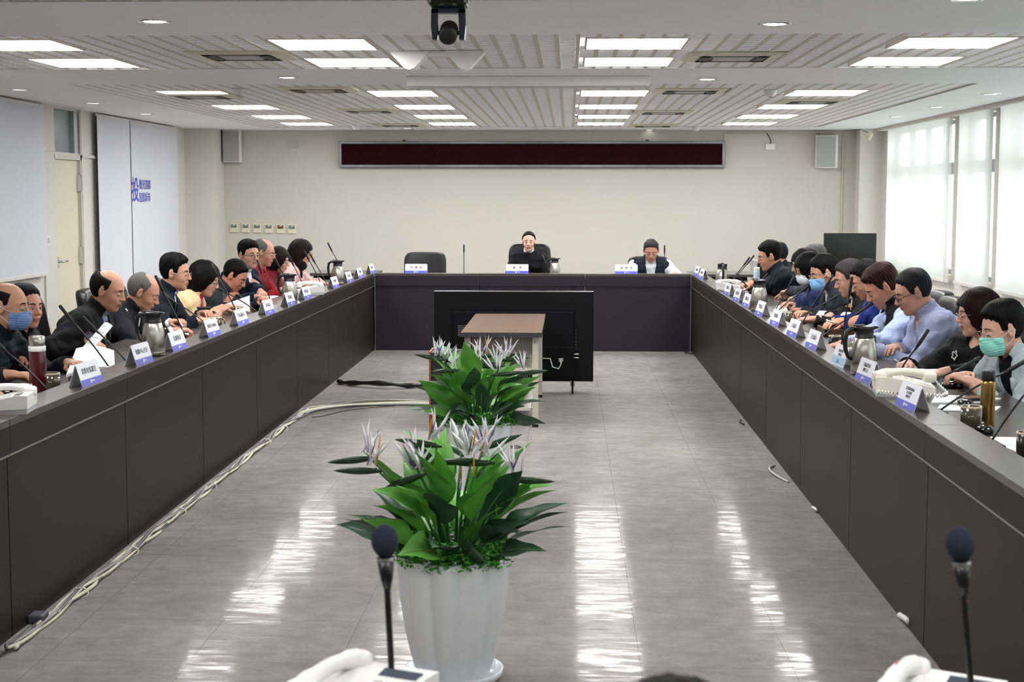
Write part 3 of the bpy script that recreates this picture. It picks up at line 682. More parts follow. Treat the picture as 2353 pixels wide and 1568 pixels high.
for (b, t, l) in (((1066, 626), (1066, 562), 'black gooseneck microphone standing beside the empty back-row chair'), ((1270, 612), (1246, 586), 'black gooseneck microphone leaning toward the woman in black'), ((1527, 628), (1527, 564), 'black gooseneck microphone upright before the man in the dark vest')):
    p = atY(b[0], b[1], 16.4); p.z = ZD; mic(p, atY(t[0], t[1], 16.4 if t[0] != 1246 else 16.6), l, head=.07)
for (b, t, l, Y) in (((908, 1600), (882, 1204), 'large black foam-topped microphone in front of the nearest plant, out of focus', 2.36), ((2252, 1600), (2203, 1210), 'large black foam-topped microphone at the lower right, out of focus', 2.3)):
    q = atY(t[0], t[1], Y); p = atY(b[0], b[1], Y); p.z = ZD; mic(p, q, l, head=.058, r=.0052, foam=True, group='foam-topped foreground microphones')
# ------------------------------------------------------------------ telephones
M_phone = mat('cream_phone_plastic', 'e4e0d2', .35); M_phoneg = mat('phone_grey', 'b9bcc0', .4)
def phone(p, rz, lab, m=M_phone, cord=True, tilt=.0, sc=1.0):
    e = empty('telephone', p, rz, lab, 'telephone', 'desk telephones'); e.scale = (sc,)*3
    MB().poly([(.1, 0), (-.1, 0), (-.1, .03), (.06, .062), (.1, .062)], 0, -.09, .09).build('base', M_phoneg, e)
    MB().poly([(.103, .02), (-.105, .012), (-.105, .035), (.06, .07), (.103, .07)], 0, -.094, .094).build('top_shell', m, e)
    Mt = Matrix.Translation((.0, 0, .055)) @ Matrix.Rotation(-.2, 4, 'X')
    Mt = Matrix.Translation((0, .0, .0545)) @ Matrix.Rotation(math.atan2(.035, .165), 4, 'X')
    for i in range(4):
        for j in range(3): MB().bbox(.012+j*.022, .028+j*.022, .005+(-i)*.02+.015, .005+(-i)*.02+.028, -.004+.002, .005, .002, M=Matrix.Translation((0, 0, 0)) @ Mt).build('key', M_greyp, e)
    MB().box(.008, .08, .05, .075, .0, .004, M=Mt).build('display', mat('phone_screen', '4a5260', .15), e)
    # handset on the left half, lying along y
    h = MB(); pts = [(-.055, -.1+.2*t, .072+.016*math.sin(PI*t)) for t in [i/10 for i in range(11)]]
    h.tube(pts, [.013, .019, .018, .014, .0135, .0135, .0135, .014, .018, .019, .013], 12)
    h.sq((-.055, -.085, .07), (.026, .026, .02), (.6, .8)).sq((-.055, .085, .07), (.026, .026, .02), (.6, .8)); h.build('handset', m, e)
    if cord:
        pts = []; 
        path = [Vector(q) for q in ((-.055, -.11, .05), (-.06, -.15, .012), (-.105, -.13, .012), (-.125, -.05, .012), (-.12, .04, .012), (-.1, .1, .02))]
        N = 160
        for i in range(N+1):
            t = i/N*(len(path)-1); k = min(int(t), len(path)-2); q = path[k].lerp(path[k+1], t-k); a = i*1.1
            pts.append(q+Vector((.007*math.cos(a), .003*math.sin(a)*0, .007*math.sin(a))))
        MB().tube(pts, .0022, 5).build('coiled_cord', M_white, e)
    return e
p = onledge(2052, 908); phone((RX+.105, p.y+.04, ZL), PI*.5-.12, 'cream desk telephone with coiled cord, on the window-side ledge beside the nearest jug', sc=1.15)
p = onledge(712, 676); phone((LX-.1, p.y, ZL), -1.3, 'white desk telephone on the door-side ledge, before the pink cardigan', mat('white_phone_plastic', 'ecebe7', .35), sc=1.05)
p = onledge(1668, 668); phone((RX+.1, p.y+.05, ZL), 1.5, 'small white desk telephone at the far end of the window-side row', mat('white_phone_plastic'))
p = onledge(-6, 945); phone((LX-.09, p.y, ZL), -PI/2+.15, 'white desk telephone cut off by the left photo edge', mat('white_phone_plastic'))
p = atZ(820, 1555, ZL+.08); phone((p.x+.0, 2.30, ZL), -.42, 'large white desk telephone with grey screen, out of focus at the bottom', mat('white_phone_plastic'), sc=.95)
e = phone((0, 0, 0), 0, 'white desk telephone with black screen and red light, at lower right corner', mat('white_phone_plastic'), sc=.95)
p = atZ(2120, 1560, ZL+.08); e.location = (p.x+.015, 2.30, ZL); e.rotation_euler = (0, 0, -.5)
MB().box(-.088, -.076, .085, .1, .07, .076).build('red_light', mat('red_lens', 'd02020', .3), e)
# ------------------------------------------------------------------ bottles, cups
def flask(p, r, h, body, cap, lab, ring=None, caph=.045, sc=1):
    e = empty('flask', p, 0, lab, 'bottle', 'drinking flasks')
    MB().lathe([(0, 0), (r*.96, 0), (r, .006), (r, h-caph-.012), (r*.9, h-caph), (0, h-caph)], 32).build('body', body, e)
    MB().lathe([(0, h-caph), (r*.93, h-caph), (r*.95, h-caph+.004), (r*.93, h-.004), (r*.85, h), (0, h)], 32).build('cap', cap, e)
    if ring: MB().lathe([(r*1.01, h-caph-.022), (r*1.02, h-caph-.02), (r*1.02, h-caph), (r*.94, h-caph+.001)], 32).build('ring', ring, e)
    return e
p = atZ(88, 902, ZD); flask((p.x, p.y, ZD), .0375, .255, mat('dark_red_enamel', '4d0f1a', .18, coat=.5), M_steel, 'dark red flask with steel cap at the near door-side end', M_white)
p = atZ(2268, 978, ZD); e = flask((p.x, p.y, ZD), .028, .215, mat('gold_metallic_steel', '9b7c49', .28, metal=1), M_dark, 'gold metallic flask with black cap beside the olive mug', None, .04)
p = atZ(2036, 858, ZL); flask((RX+.205, atZ(2036, 880, ZD).y+.3, ZD), .030, .2, M_steel, M_dark, 'short steel flask with black screw cap behind the nearest window-side jug', None, .035)
M_mug = mat('olive_brown_glaze', '4a4433', .15, coat=.6, noise=.25, nscale=14, stretch=(1, 1, .1)); M_in = mat('mug_inside', 'b8ab92', .4)
def mug(p, lab, m=M_mug, r=.04, h=.085, rz=0, handle=True):
    e = empty('mug', p, rz, lab, 'cup', 'mugs and cups')
    MB().lathe([(0, 0), (r*.85, 0), (r*.96, .006), (r, .03), (r, h), (r*.93, h), (r*.9, .01), (0, .008)], 32).build('body', m, e)
    MB().lathe([(r*1.005, h-.006), (r*1.0, h+.001), (r*.93, h+.001), (r*.925, h-.03)], 32).build('rim', M_in, e)
    if handle: MB().tube([(r*.95, 0, h*.8), (r*1.4, 0, h*.8), (r*1.6, 0, h*.5), (r*1.35, 0, h*.22), (r*.95, 0, h*.2)], .005, 8).build('handle', m, e)
    return e
def md(px, py, lab, rz=0, **k): p = atZ(px, py, ZD); p.x = min(p.x, LX-.16-k.get('r', .04)) if p.x < 0 else max(p.x, RX+.16+k.get('r', .04)); return mug(p, lab, rz=rz, **k)
md(53, 930, 'brown mug with pale rim beside the hand on the black mouse', -.9); md(118, 900, 'brown mug behind the first name plate, next to the red flask', -.9)
md(548, 732, 'dark olive cup standing beside the raised white papers', handle=False); md(497, 758, 'brown mug before the man in navy jacket', 0, r=.037)
md(2231, 984, 'olive glazed mug beside the gold flask', handle=False); md(2120, 908, 'cream-rimmed olive mug behind the cream telephone', handle=False, r=.036)
md(1918, 805, 'black mug with white bamboo figure before the bent man in vest', m=mat('black_glaze', '15171c', .2), r=.035); md(2362, 1050, 'dark mug cut off by the right photo edge', m=mat('dark_olive_glaze', '2c2c22', .2), handle=False)
md(1808, 745, 'brown cup behind the name plate before the grey suit', r=.035); md(640, 722, 'dark cup next to the second door-side jug', r=.03, handle=False)
md(708, 655, 'clear drinking glass before the pink cardigan', m=mat('clear_tumbler', 'b9b4ae', .08, spec=1), r=.03, handle=False)
p = atZ(1738, 662, ZD); e = flask((p.x, p.y, ZD), .03, .2, mat('clear_blue_plastic', 'c3d3e4', .15), M_white, 'clear water bottle with white cap before the leaning man', None, .03)
md(1952, 822, 'steel tumbler beside the black mug on the window side', m=M_steel, r=.03, handle=False)
# ------------------------------------------------------------------ the flat screen (back) and the low cart
Yt = 12.7; a = atY(998, 669, Yt); b = atY(1363, 877, Yt); W = b.x-a.x; z0, z1 = b.z, a.z
e = empty('flat_screen_television', ((a.x+b.x)/2, Yt, 0), 0, 'large black flat screen standing on the floor with its back to the camera', 'television')
MB().bbox(-W/2, W/2, -.012, .02, z0, z1, .005).build('screen_shell', mat('tv_black', '07080c', .5, noise=.1, spec=.2), e)
MB().box(-W/2, W/2, -.013, .021, z1-.004, z1+.002).build('top_trim', M_alu, e)
MB().bbox(-W/2+.15, W/2-.16, -.05, -.01, z0+.12, z1-.16, .015).bbox(-W/2+.3, W/2-.15, -.055, -.01, z0+.04, z0+.3, .01).build('rear_housing', mat('tv_black_rear', '08090d', .6, spec=.15), e)
M_tape = mat('faint_grey_print', '5d5e66', .5)
for k in range(7): MB().box(-W/2+.2, -W/2+.29, -.0525, -.0495, z1-.29-k*.014, z1-.283-k*.014).build('rating_label_line', M_tape, e)
for k in range(2): MB().tube([(W/2-.165, -.055, z0+.235-k*.03), (W/2-.12, -.055, z0+.235-k*.03)], .008, 10).build('connector', M_chrome, e)
for k in range(6): MB().box(W/2-.15, W/2-.146, -.053, -.049, z0+.28+k*.03, z0+.284+k*.03).build('port', M_alu, e)
MB().bbox(W/2-.29, W/2-.25, -.066, -.05, z0+.17, z0+.2, .002).build('plug', M_alu, e)
MB().tube([(-.12+W/2-.2-.1, -.07, z0+.2), (W/2-.36, -.08, z0+.2), (W/2-.34, -.08, z0+.13), (W/2-.29, -.08, z0+.115), (W/2-.27, -.07, z0+.15), (W/2-.272, -.066, z0+.19)], .005, 6).build('white_cable', M_white, e)
for s in (-1, 1):
    MB().poly([(-.14, 0), (-.12, 0), (.0, .06), (.12, 0), (.14, 0), (.01, .1), (-.01, .1)], 0, s*W*.37-.008, s*W*.37+.008).build('foot', M_dark, e)
    MB().box(s*W*.37-.02, s*W*.37+.02, -.012, .012, .05, z0+.02).build('foot_bracket', M_alu, e)
# cart
tz = .68; fl = atZ(1066, 763, tz); fr = atZ(1246, 766, tz); bL = atZ(1095, 718, tz); bR = atZ(1250, 719, tz)
x0, x1 = (fl.x+bL.x)/2-.01, (fr.x+bR.x)/2+.005; y0, y1 = (fl.y+fr.y)/2, 12.4
e = empty('steel_legged_table', ((x0+x1)/2, (y0+y1)/2, 0), 0, 'narrow table with worn wood-look top and cream steel legs before the screen', 'table')
W, D = (x1-x0)/2, (y1-y0)/2
wm = mat('worn_wood_laminate', '644932', .65, spec=.2, noise=.3, nscale=9, stretch=(.6, 6, 1)); MB().bbox(-W, W, -D, D, tz-.004, tz, .002).build('tabletop', wm, e)
MB().box(-W, W, -D, D, tz-.034, tz-.004).build('top_edge', mat('dark_edge_band', '2a2c33', .5), e)
M_leg = mat('cream_painted_steel', 'b9b5a4', .4)
for sx in (-1, 1):
    for sy in (-1, 1):
        lx = sx*(W-.045)
        l_ = MB().box(lx-.021, lx+.021, sy*(D-.06)-.015, sy*(D-.06)+.015, .02, tz-.034).build('leg', M_leg, e)
        MB().box(lx-.023, lx+.023, sy*(D-.06)-.018, sy*(D-.06)+.018, 0, .022).build('foot_cap', M_dark, l_)
        MB().tube([(lx, sy*(D-.06)-.018, tz-.07), (lx, sy*(D-.06)-.02, tz-.07)], .006, 8).build('bolt', M_alu, l_)
MB().box(-W+.07, W-.07, -D+.1, D-.1, tz-.16, tz-.04).build('modesty_box', mat('taupe_steel', '7c756c', .45), e)
MB().bbox(-W+.06, W-.07, -D+.04, D-.1, .40, .42, .002).build('shelf', M_leg, e)
MB().bbox(-W+.1, W-.07, -D+.1, D-.1, .29, .31, .002).build('shelf', M_leg, e)
MB().bbox(-W+.1, W-.08, -D+.1, D-.1, .11, .13, .002).build('shelf', mat('light_shelf', 'c9c7bd', .5), e)
tabx, taby = (x0+x1)/2, (y0+y1)/2
e = empty('video_recorder', (tabx+.03, taby-D+.5, .31), 0, 'black slotted electronics box on the table shelf', 'electronics box')
MB().bbox(-.19, .19, -.25, .25, 0, .075, .004).build('case', M_dark, e)
for k in range(9): MB().box(.0+k*.018, .008+k*.018, -.2515, -.249, .03, .036).build('vent_hole', M_alu, e)
# black box with orange-brown sides
e = empty('equipment_case', (-.83, 10.75, 0), 0, 'black equipment case with orange-brown wooden edges behind the far plant', 'case')
br = mat('orange_brown_veneer', '8a4526', .5, noise=.15)
MB().box(-.14, -.128, -.25, .05, 0, .56).build('side_panel', br, e); MB().box(.128, .14, -.25, .05, 0, .56).build('side_panel', br, e)
MB().box(-.128, .128, -.24, .05, .0, .55).build('body', M_blackm, e); MB().box(-.1, .1, -.245, -.238, .1, .14).build('front_slot', M_dark, e)
# small stand foot beside plant two
p = atZ(1183, 1029, 0); e = empty('round_stand', p, 0, 'small black stand with round wire foot beside the far planter', 'stand')
MB().tube([(.04*math.cos(a)*1.0, .04*math.sin(a), .004) for a in [k*PI/8 for k in range(16)]], .003, 6, closed=True).build('foot_ring', M_dark, e); MB().tube([(-.03, 0, .004), (-.03, 0, .26)], .006).build('post', M_dark, e)
# far right: monitor, cabinet
e = empty('low_cabinet', (2.72, 18.5, 0), 0, 'low cabinet with dark glass and silver edges behind the leaning man', 'cabinet')
MB().bbox(-.5, .5, -.2, .25, 0, .87, .006).build('body', mat('silver_grey_laminate', '9a9a98', .4), e); MB().box(-.47, .47, -.206, -.2, .05, .855).build('glass_door', mat('dark_glass', '0a0b0d', .15), e)
a = atY(1893, 536, 18.0); b = atY(2012, 610, 18.0)
e = empty('monitor', ((a.x+b.x)/2, 18.0, .0), 0, 'black monitor standing by the windows in the far right corner', 'monitor')
W = (b.x-a.x)/2; MB().bbox(-W, W, -.02, .02, b.z, a.z, .004).build('screen', mat('screen_glass_black', '040405', .12), e); MB().box(-W, W, -.022, -.018, b.z-.012, b.z+.004).build('bezel', M_dark, e)
MB().bbox(-.04, .04, .0, .03, .74, b.z+.1, .004).bbox(-.14, .14, -.1, .12, .722, .74, .004).build('stand', M_dark, e)
e = empty('side_table', ((a.x+b.x)/2-.05, 18.0, 0), 0, 'plain white side table under the far monitor', 'table')
MB().bbox(-.45, .45, -.3, .3, .69, .72, .003).build('tabletop', M_white, e)
for sx in (-1, 1):
    for sy in (-1, 1): MB().box(sx*.42-.015, sx*.42+.015, sy*.27-.015, sy*.27+.015, 0, .69).build('leg', M_white, e)
# ------------------------------------------------------------------ planters
M_pot = mat('white_glazed_pot', 'f3f5f9', .3, coat=.3)
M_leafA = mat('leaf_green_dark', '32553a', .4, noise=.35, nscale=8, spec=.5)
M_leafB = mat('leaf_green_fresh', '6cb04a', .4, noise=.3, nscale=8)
M_stem = mat('stem_green', '2f6a2c', .5, noise=.2)
M_vein = mat('vein_pale', '9db56a', .5)
M_pet = mat('white_petal', 'f6f4f8', .5, noise=.05, nscale=40); M_pur = mat('purple_petal', '6a5f86', .5, noise=.2); M_org = mat('orange_petal', 'e8982a', .5, noise=.1)
M_brac = mat('bract_dark_green', '223f22', .3, noise=.4, nscale=10); M_moss = mat('moss_sprig_green', '348a26', .5, noise=.4, nscale=40); M_mossB = mat('moss_sprig_light', '68b846', .5, noise=.3, nscale=40)
def leaf_mesh(L, Wd, droop, curl=.25, wave=.0, n=12):
    """blade along +x from stem end, bending down; returns verts, faces"""
    vs = []; fs = []; cs = 4
    x = z = 0; ang = 0
    for i in range(n+1):
        t = i/n; w_ = Wd*(math.sin(PI*min(1, t**.72*1.0))**1.0)*(1.12-.4*t) if t < 1 else 0
        for j in range(-cs, cs+1):
            s = j/cs
            vs.append(Vector((x, s*w_, z+abs(s)**1.3*w_*curl+wave*w_*math.sin(t*14+s*3)*abs(s))))
        ang = -droop*t; x += L/n*math.cos(ang); z += L/n*math.sin(ang)
    for i in range(n):
        for j in range(2*cs): a = i*(2*cs+1)+j; fs.append((a, a+1, a+2*cs+2, a+2*cs+1))
    mid = [vs[i*(2*cs+1)+cs]+Vector((0, 0, .0012)) for i in range(n+1)]
    return vs, fs, mid
def spike(L, w, n=6):
    """pointed petal along +x, slightly folded"""
    vs = []; fs = []
    for i in range(n+1):
        t = i/n; ww = w*math.sin(PI*(.12+.88*t)) if t < 1 else 0
        vs += [Vector((L*t, -ww, .25*ww)), Vector((L*t, 0, -.25*ww)), Vector((L*t, ww, .25*ww)), Vector((L*t, 0, .55*ww))]
    for i in range(n):
        for j in range(4): a = i*4+j; b = i*4+(j+1) % 4; fs.append((a, b, b+4, a+4))
    return vs, fs
def plant(loc, rz, label, flowers, seed, sprout_up=0):
    rnd = random.Random(seed)
    e = empty('potted_bird_of_paradise', loc, rz, label, 'potted plant', 'white-potted artificial plants in the aisle')
    fl = lambda a: 1.0-.13*(1-abs(math.sin(a*5+.4))**.85)
    R = .194
    prof = [(0, 0), (R*.58, 0), (R*.62, .01), (R*.74, .08), (R*.86, .18), (R*.95, .3), (R*1.0, .41), (R*1.0, .435), (R*.93, .435), (R*.92, .39), (0, .39)]
    MB().lathe(prof, 144, flute=fl).build('pot', M_pot, e)
    MB().lathe([(0, .0), (R*.75, .0), (R*.85, .02), (R*.87, .04), (R*.83, .04), (R*.8, .012), (0, .008)], 48).build('saucer', M_pot, e)
    # mossy sprigs round the rim
    for mm_, cnt in ((M_moss, 1400), (M_mossB, 1000)):
        m = MB()
        for k in range(cnt):
            a = rnd.uniform(0, 2*PI); r = R*math.sqrt(rnd.uniform(.3, 1.12)); z = .42+rnd.uniform(0, .055)+(.02 if r < R*.9 else 0)-(max(0, r-R)*1.0)
            c = Vector((r*math.cos(a), r*math.sin(a), z)); s = rnd.uniform(.009, .016)
            q = Matrix.Rotation(rnd.uniform(0, 2*PI), 4, 'Z') @ Matrix.Rotation(rnd.uniform(-1.2, 1.2), 4, 'X')
            m.add([c+q @ Vector(v) for v in ((0, -s*.35, 0), (s*.8, -s*.3, s*.3), (s*1.5, 0, s*.25), (s*.8, s*.3, s*.3), (0, s*.35, 0))], [(0, 1, 2, 3, 4)])
        o = m.build('moss_sprigs', mm_, e); o['kind'] = 'stuff'
    # leaves
    nl = 52
    for k in range(nl):
        a = 2*PI*k*.381966+rnd.uniform(-.3, .3); tier = k/nl
        el = math.radians(27+tier*54+rnd.uniform(-8, 8)); sl = rnd.uniform(.05, .12)+tier*.15
        L = rnd.uniform(.21, .29); Wd = rnd.uniform(.042, .064)
        base = Vector((.07*math.cos(a)*(1-tier*.6), .07*math.sin(a)*(1-tier*.6), .40))
        d = Vector((math.cos(a)*math.cos(el), math.sin(a)*math.cos(el), math.sin(el)))
        tip = base+d*sl
        m = MB(); m.tube([base, base+d*sl*.5+Vector((0, 0, .01)), tip], [.0045, .004, .003], 6, 2)
        el2 = el-rnd.uniform(-.05, .3)
        Rm = Matrix.Translation(tip) @ Matrix.Rotation(a, 4, 'Z') @ Matrix.Rotation(-el2, 4, 'Y') @ Matrix.Rotation(rnd.uniform(-1.0, 1.0), 4, 'X')
        vs, fs, mid = leaf_mesh(L, Wd, rnd.uniform(.3, .75+.4*tier), rnd.uniform(.15, .5), .13)
        m.add([Rm @ v for v in vs], fs, 0, True); m.tube([Rm @ v for v in mid[:-1]], [.0018]*6+[.001]*(len(mid)-7), 5, 1)
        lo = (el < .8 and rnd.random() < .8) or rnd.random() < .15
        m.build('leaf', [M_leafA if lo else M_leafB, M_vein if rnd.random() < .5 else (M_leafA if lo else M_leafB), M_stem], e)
    # flowers: (dx, dz top of bract, direction sign, dy, orange?)
    for (fx, fy, fz, ang, dirn, org) in flowers:
        c = Vector((fx, fy, fz)); base = Vector((fx*.2, fy*.2, .4))
        fo = MB().tube([base, base.lerp(c, .5)+Vector((-fx*.12, -fy*.12, .03)), c], [.005, .0045, .004], 6).build('flower_stem', M_stem, e)
        Rm = Matrix.Translation(c) @ Matrix.Rotation(dirn, 4, 'Z') @ Matrix.Rotation(-ang, 4, 'Y')
        m = MB(); n = 10; vs = []; fs = []
        for i in range(n+1):
            t = i/n; w_ = .0125*math.sin(PI*(.06+.94*t))**.8 if t < 1 else 0; x = -.025+.165*t
            for j in range(8): an = j*PI/4; vs.append(Rm @ Vector((x, w_*math.cos(an)*.7, -.01+w_*math.sin(an)*1.0)))
        for i in range(n):
            for j in range(8): fs.append((i*8+j, i*8+(j+1) % 8, (i+1)*8+(j+1) % 8, (i+1)*8+j))
        m.add(vs, fs, 0, True); m.build('bract', M_brac, fo)
        for q in range(rnd.choice((6, 7, 8))):
            t = rnd.uniform(-.01, .03); tl = -1.15+q*.29+rnd.uniform(-.1, .1); sd = rnd.uniform(-.5, .5)
            mt = M_pur if q in (2,) else (M_org if (org and q == 3) else (M_pur if q == 6 else M_pet)); nm = {M_pur: 'purple_petal', M_org: 'orange_petal', M_pet: 'white_petal'}[mt]
            L = rnd.uniform(.09, .125)*(.85 if mt is M_pur else 1); vs, fs = spike(L, .0122 if mt is M_pet else .008)
            Q = Matrix.Translation(c) @ Matrix.Rotation(dirn, 4, 'Z') @ Matrix.Translation((t, 0, .01)) @ Matrix.Rotation(sd, 4, 'X') @ Matrix.Rotation(-(PI/2-tl*.62), 4, 'Y')
            MB().add([Q @ v for v in vs], fs, 0, True).build(nm, mt, fo)
    for k in range(3):  # upright orange buds
        a = rnd.uniform(0, 2*PI); c = Vector((.09*math.cos(a), .09*math.sin(a)-.05, .62+.05*k)); vs, fs = spike(.08, .008)
        MB().tube([c*.4+Vector((0, 0, .3)), c], .003, 5, 1).add([c+Matrix.Rotation(-PI/2, 4, 'Y') @ v for v in vs], fs, 0, True).build('bud', [M_org, M_stem], e)
    return e
def fpos(cx, Y, pts):
    out = []
    for (px, py, dy, ang, dirn, o) in pts:
        q = atY(px, py+(22 if Y > 7 else 18), Y+dy); out.append((q.x-cx, dy, q.z, ang, dirn, o))
    return out
c1 = -.385
plant((c1, 5.05, 0), 0, 'nearest flowering plant in a tall fluted white pot, in the aisle', fpos(c1, 5.05, [
    (845, 1030, -.02, -.1, PI, False), (862, 1058, -.10, .0, PI, True), (948, 1040, -.06, -.3, .2, False), (962, 1070, -.12, -.35, PI-.4, False), (1000, 1000, .02, .15, PI*1.0, True),
    (1085, 1035, -.08, -.1, PI-.3, True), (1112, 1005, .05, .3, .3, False), (1120, 1040, -.04, .0, PI, True), (1180, 1078, -.08, -.05, .05, False), (1060, 1020, .1, .1, 2.0, False)]), 11)
c2 = -.49
plant((c2, 8.1, 0), 0, 'farther flowering plant in a fluted white pot, standing before the small table', fpos(c2, 8.1, [
    (1022, 808, .02, .5, .9, False), (1010, 800, -.05, .2, PI, False), (1045, 825, -.08, -.1, PI-.2, False), (1095, 812, -.06, .05, .4, False), (1108, 795, .05, .2, .2, True), (1158, 802, .0, .1, .15, False),
    (1150, 815, -.05, -.05, PI, False), (1138, 835, -.12, .05, .1, False), (1200, 832, -.06, .1, .08, False)]), 23)
# ------------------------------------------------------------------ floor cables
def path_floor(pts, r, wob=0, seed=0, n=6, z=None):
    rnd = random.Random(seed); out = []; P = [atZ(a, b, 0) for a, b in pts]
    for i in range(len(P)-1):
        k = max(3, int((P[i+1]-P[i]).length/.07))
        for j in range(k):
            q = P[i].lerp(P[i+1], j/k); out.append(q)
    out.append(P[-1]); ph = rnd.uniform(0, 6)
    sm = []
    for i, q in enumerate(out):
        a, b = max(0, i-3), min(len(out), i+4); q2 = sum((out[k] for k in range(a, b)), Vector())/(b-a)
        xx = q2.x+wob*math.sin(i*.31+ph)+wob*.5*math.sin(i*.83+ph*2)
        if -2.3 < xx < LX+.1 and wob > .01: xx = max(xx, LX+.026+r+.018*(1+math.sin(i*.43+ph*3)))
        sm.append(Vector((xx, q2.y, (z or r)+r*.6*(1+math.sin(i*.5+ph)))))
    return sm
main = [(-30, 1515), (0, 1490), (100, 1402), (230, 1303), (350, 1207), (470, 1100), (570, 1015), (630, 978), (700, 948), (780, 936), (850, 929), (930, 928), (1000, 932), (1090, 938)]
cols = [('thick cream cable', 'd3cfae', .008, 0), ('thinner white cable', 'cfcdc4', .006, 6), ('grey cable', '8b8984', .006, -5), ('black cable', '1c1c1e', .0065, -10), ('off-white wavy cable', 'bdb9a6', .007, 4), ('dark grey cable', '4b4a4a', .007, 12), ('cream twisted cable', 'c9c5ab', .008, -7), ('light grey flat cable', 'a6a5a0', .007, 9)]
for k, (nm, c, r, off) in enumerate(cols):
    pts = [(a+off*.7*max(.2, (b-900)/600), b+off*.6) for a, b in main]
    o = MB().tube(path_floor(pts, r, .030, k+3, z=r+.006*(k % 3)), r, 7).build('floor_cable', mat('cable_'+c, c, .5)); tag(o, nm+' in the bundle along the foot of the door-side desks', 'cable', 'cable bundle on the floor')
for k, (px, py) in enumerate(((130, 1372), (258, 1276), (372, 1185), (452, 1126), (560, 1022), (605, 990))):
    p = atZ(px, py, 0); p.x = max(p.x, LX+.06); tag(MB().tube([p+Vector((.034*math.cos(t), .006*math.sin(t), .018+.02*math.sin(t))) for t in [i*PI/6 for i in range(12)]], .003, 5, closed=True).build('cable_tie', M_white), 'white cable tie on the floor bundle, %s from the camera' % ['first', 'second', 'third', 'fourth', 'fifth', 'sixth'][k], 'cable tie', 'cable ties')
o = MB().tube(path_floor([(90, 1432), (70, 1455), (45, 1478), (0, 1512), (-30, 1530)], .008), .008, 7).build('power_cord', mat('cable_4b4a4a')); tag(o, 'single dark grey cord leaving the bundle at lower left', 'cable')
p = atZ(90, 1428, 0); tag(MB().bbox(-.03, .03, -.05, .03, 0, .035, .008).build('cable_plug', mat('plug_grey', '4a4a52', .5), loc=p), 'dark grey plug where the cord meets the bundle', 'plug')
o = MB().tube(path_floor([(765, 880), (800, 888), (860, 893), (930, 895), (965, 893), (985, 885)], .02, .004, 5), [.02+.006*math.sin(i*1.7) for i in range(len(path_floor([(765, 880), (800, 888), (860, 893), (930, 895), (965, 893), (985, 885)], .02, .004, 5)))], 9).build('wrapped_cable', mat('black_plastic_wrap', '17181a', .22, bump=.8, bscale=60, noise=.5, nscale=40)); tag(o, 'cable wrapped in crumpled black plastic, crossing toward the equipment case', 'cable')
o = MB().tube(path_floor([(690, 965), (760, 955), (830, 940), (940, 932)], .004, .02, 9), .004, 6).build('thin_cable', mat('cable_4b4a4a')); tag(o, 'thin dark wire straying from the bundle on the open floor', 'cable')
for (pts, c, r, l) in (([(1590, 806), (1560, 812), (1585, 817), (1600, 812)], '1c1c1e', .007, 'black cable loop in the far right corner of the aisle'), ([(1712, 965), (1692, 970), (1700, 977), (1720, 980)], '1c1c1e', .006, 'short black cable loop at the foot of the window-side desks'),
                       ([(1795, 1070), (1765, 1074), (1760, 1086), (1790, 1102), (1835, 1119)], 'b5b4b0', .006, 'grey cable loop at the foot of the window-side desks'), ([(1868, 1162), (1868, 1178), (1885, 1184)], 'e0ded8', .008, 'small white cable end at the foot of the window-side desks'),
                       ([(2060, 1408), (2075, 1435), (2100, 1456)], 'dedcd4', .012, 'white plastic cable cover sticking out under the nearest window-side desk'),
                       ([(1175, 950), (1200, 955), (1222, 968), (1190, 975), (1176, 968), (1210, 958), (1220, 978), (1180, 978)], '1c1c1e', .005, 'tangle of thin black wire under the small table'),
                       ([(1185, 948), (1215, 945), (1238, 935), (1235, 925), (1205, 920)], 'dedcd4', .005, 'white wire looping round the small table leg')):
    tag(MB().tube(path_floor(pts, r), r, 7).build('cable_loop', mat('cable_'+c, c, .5)), l, 'cable')
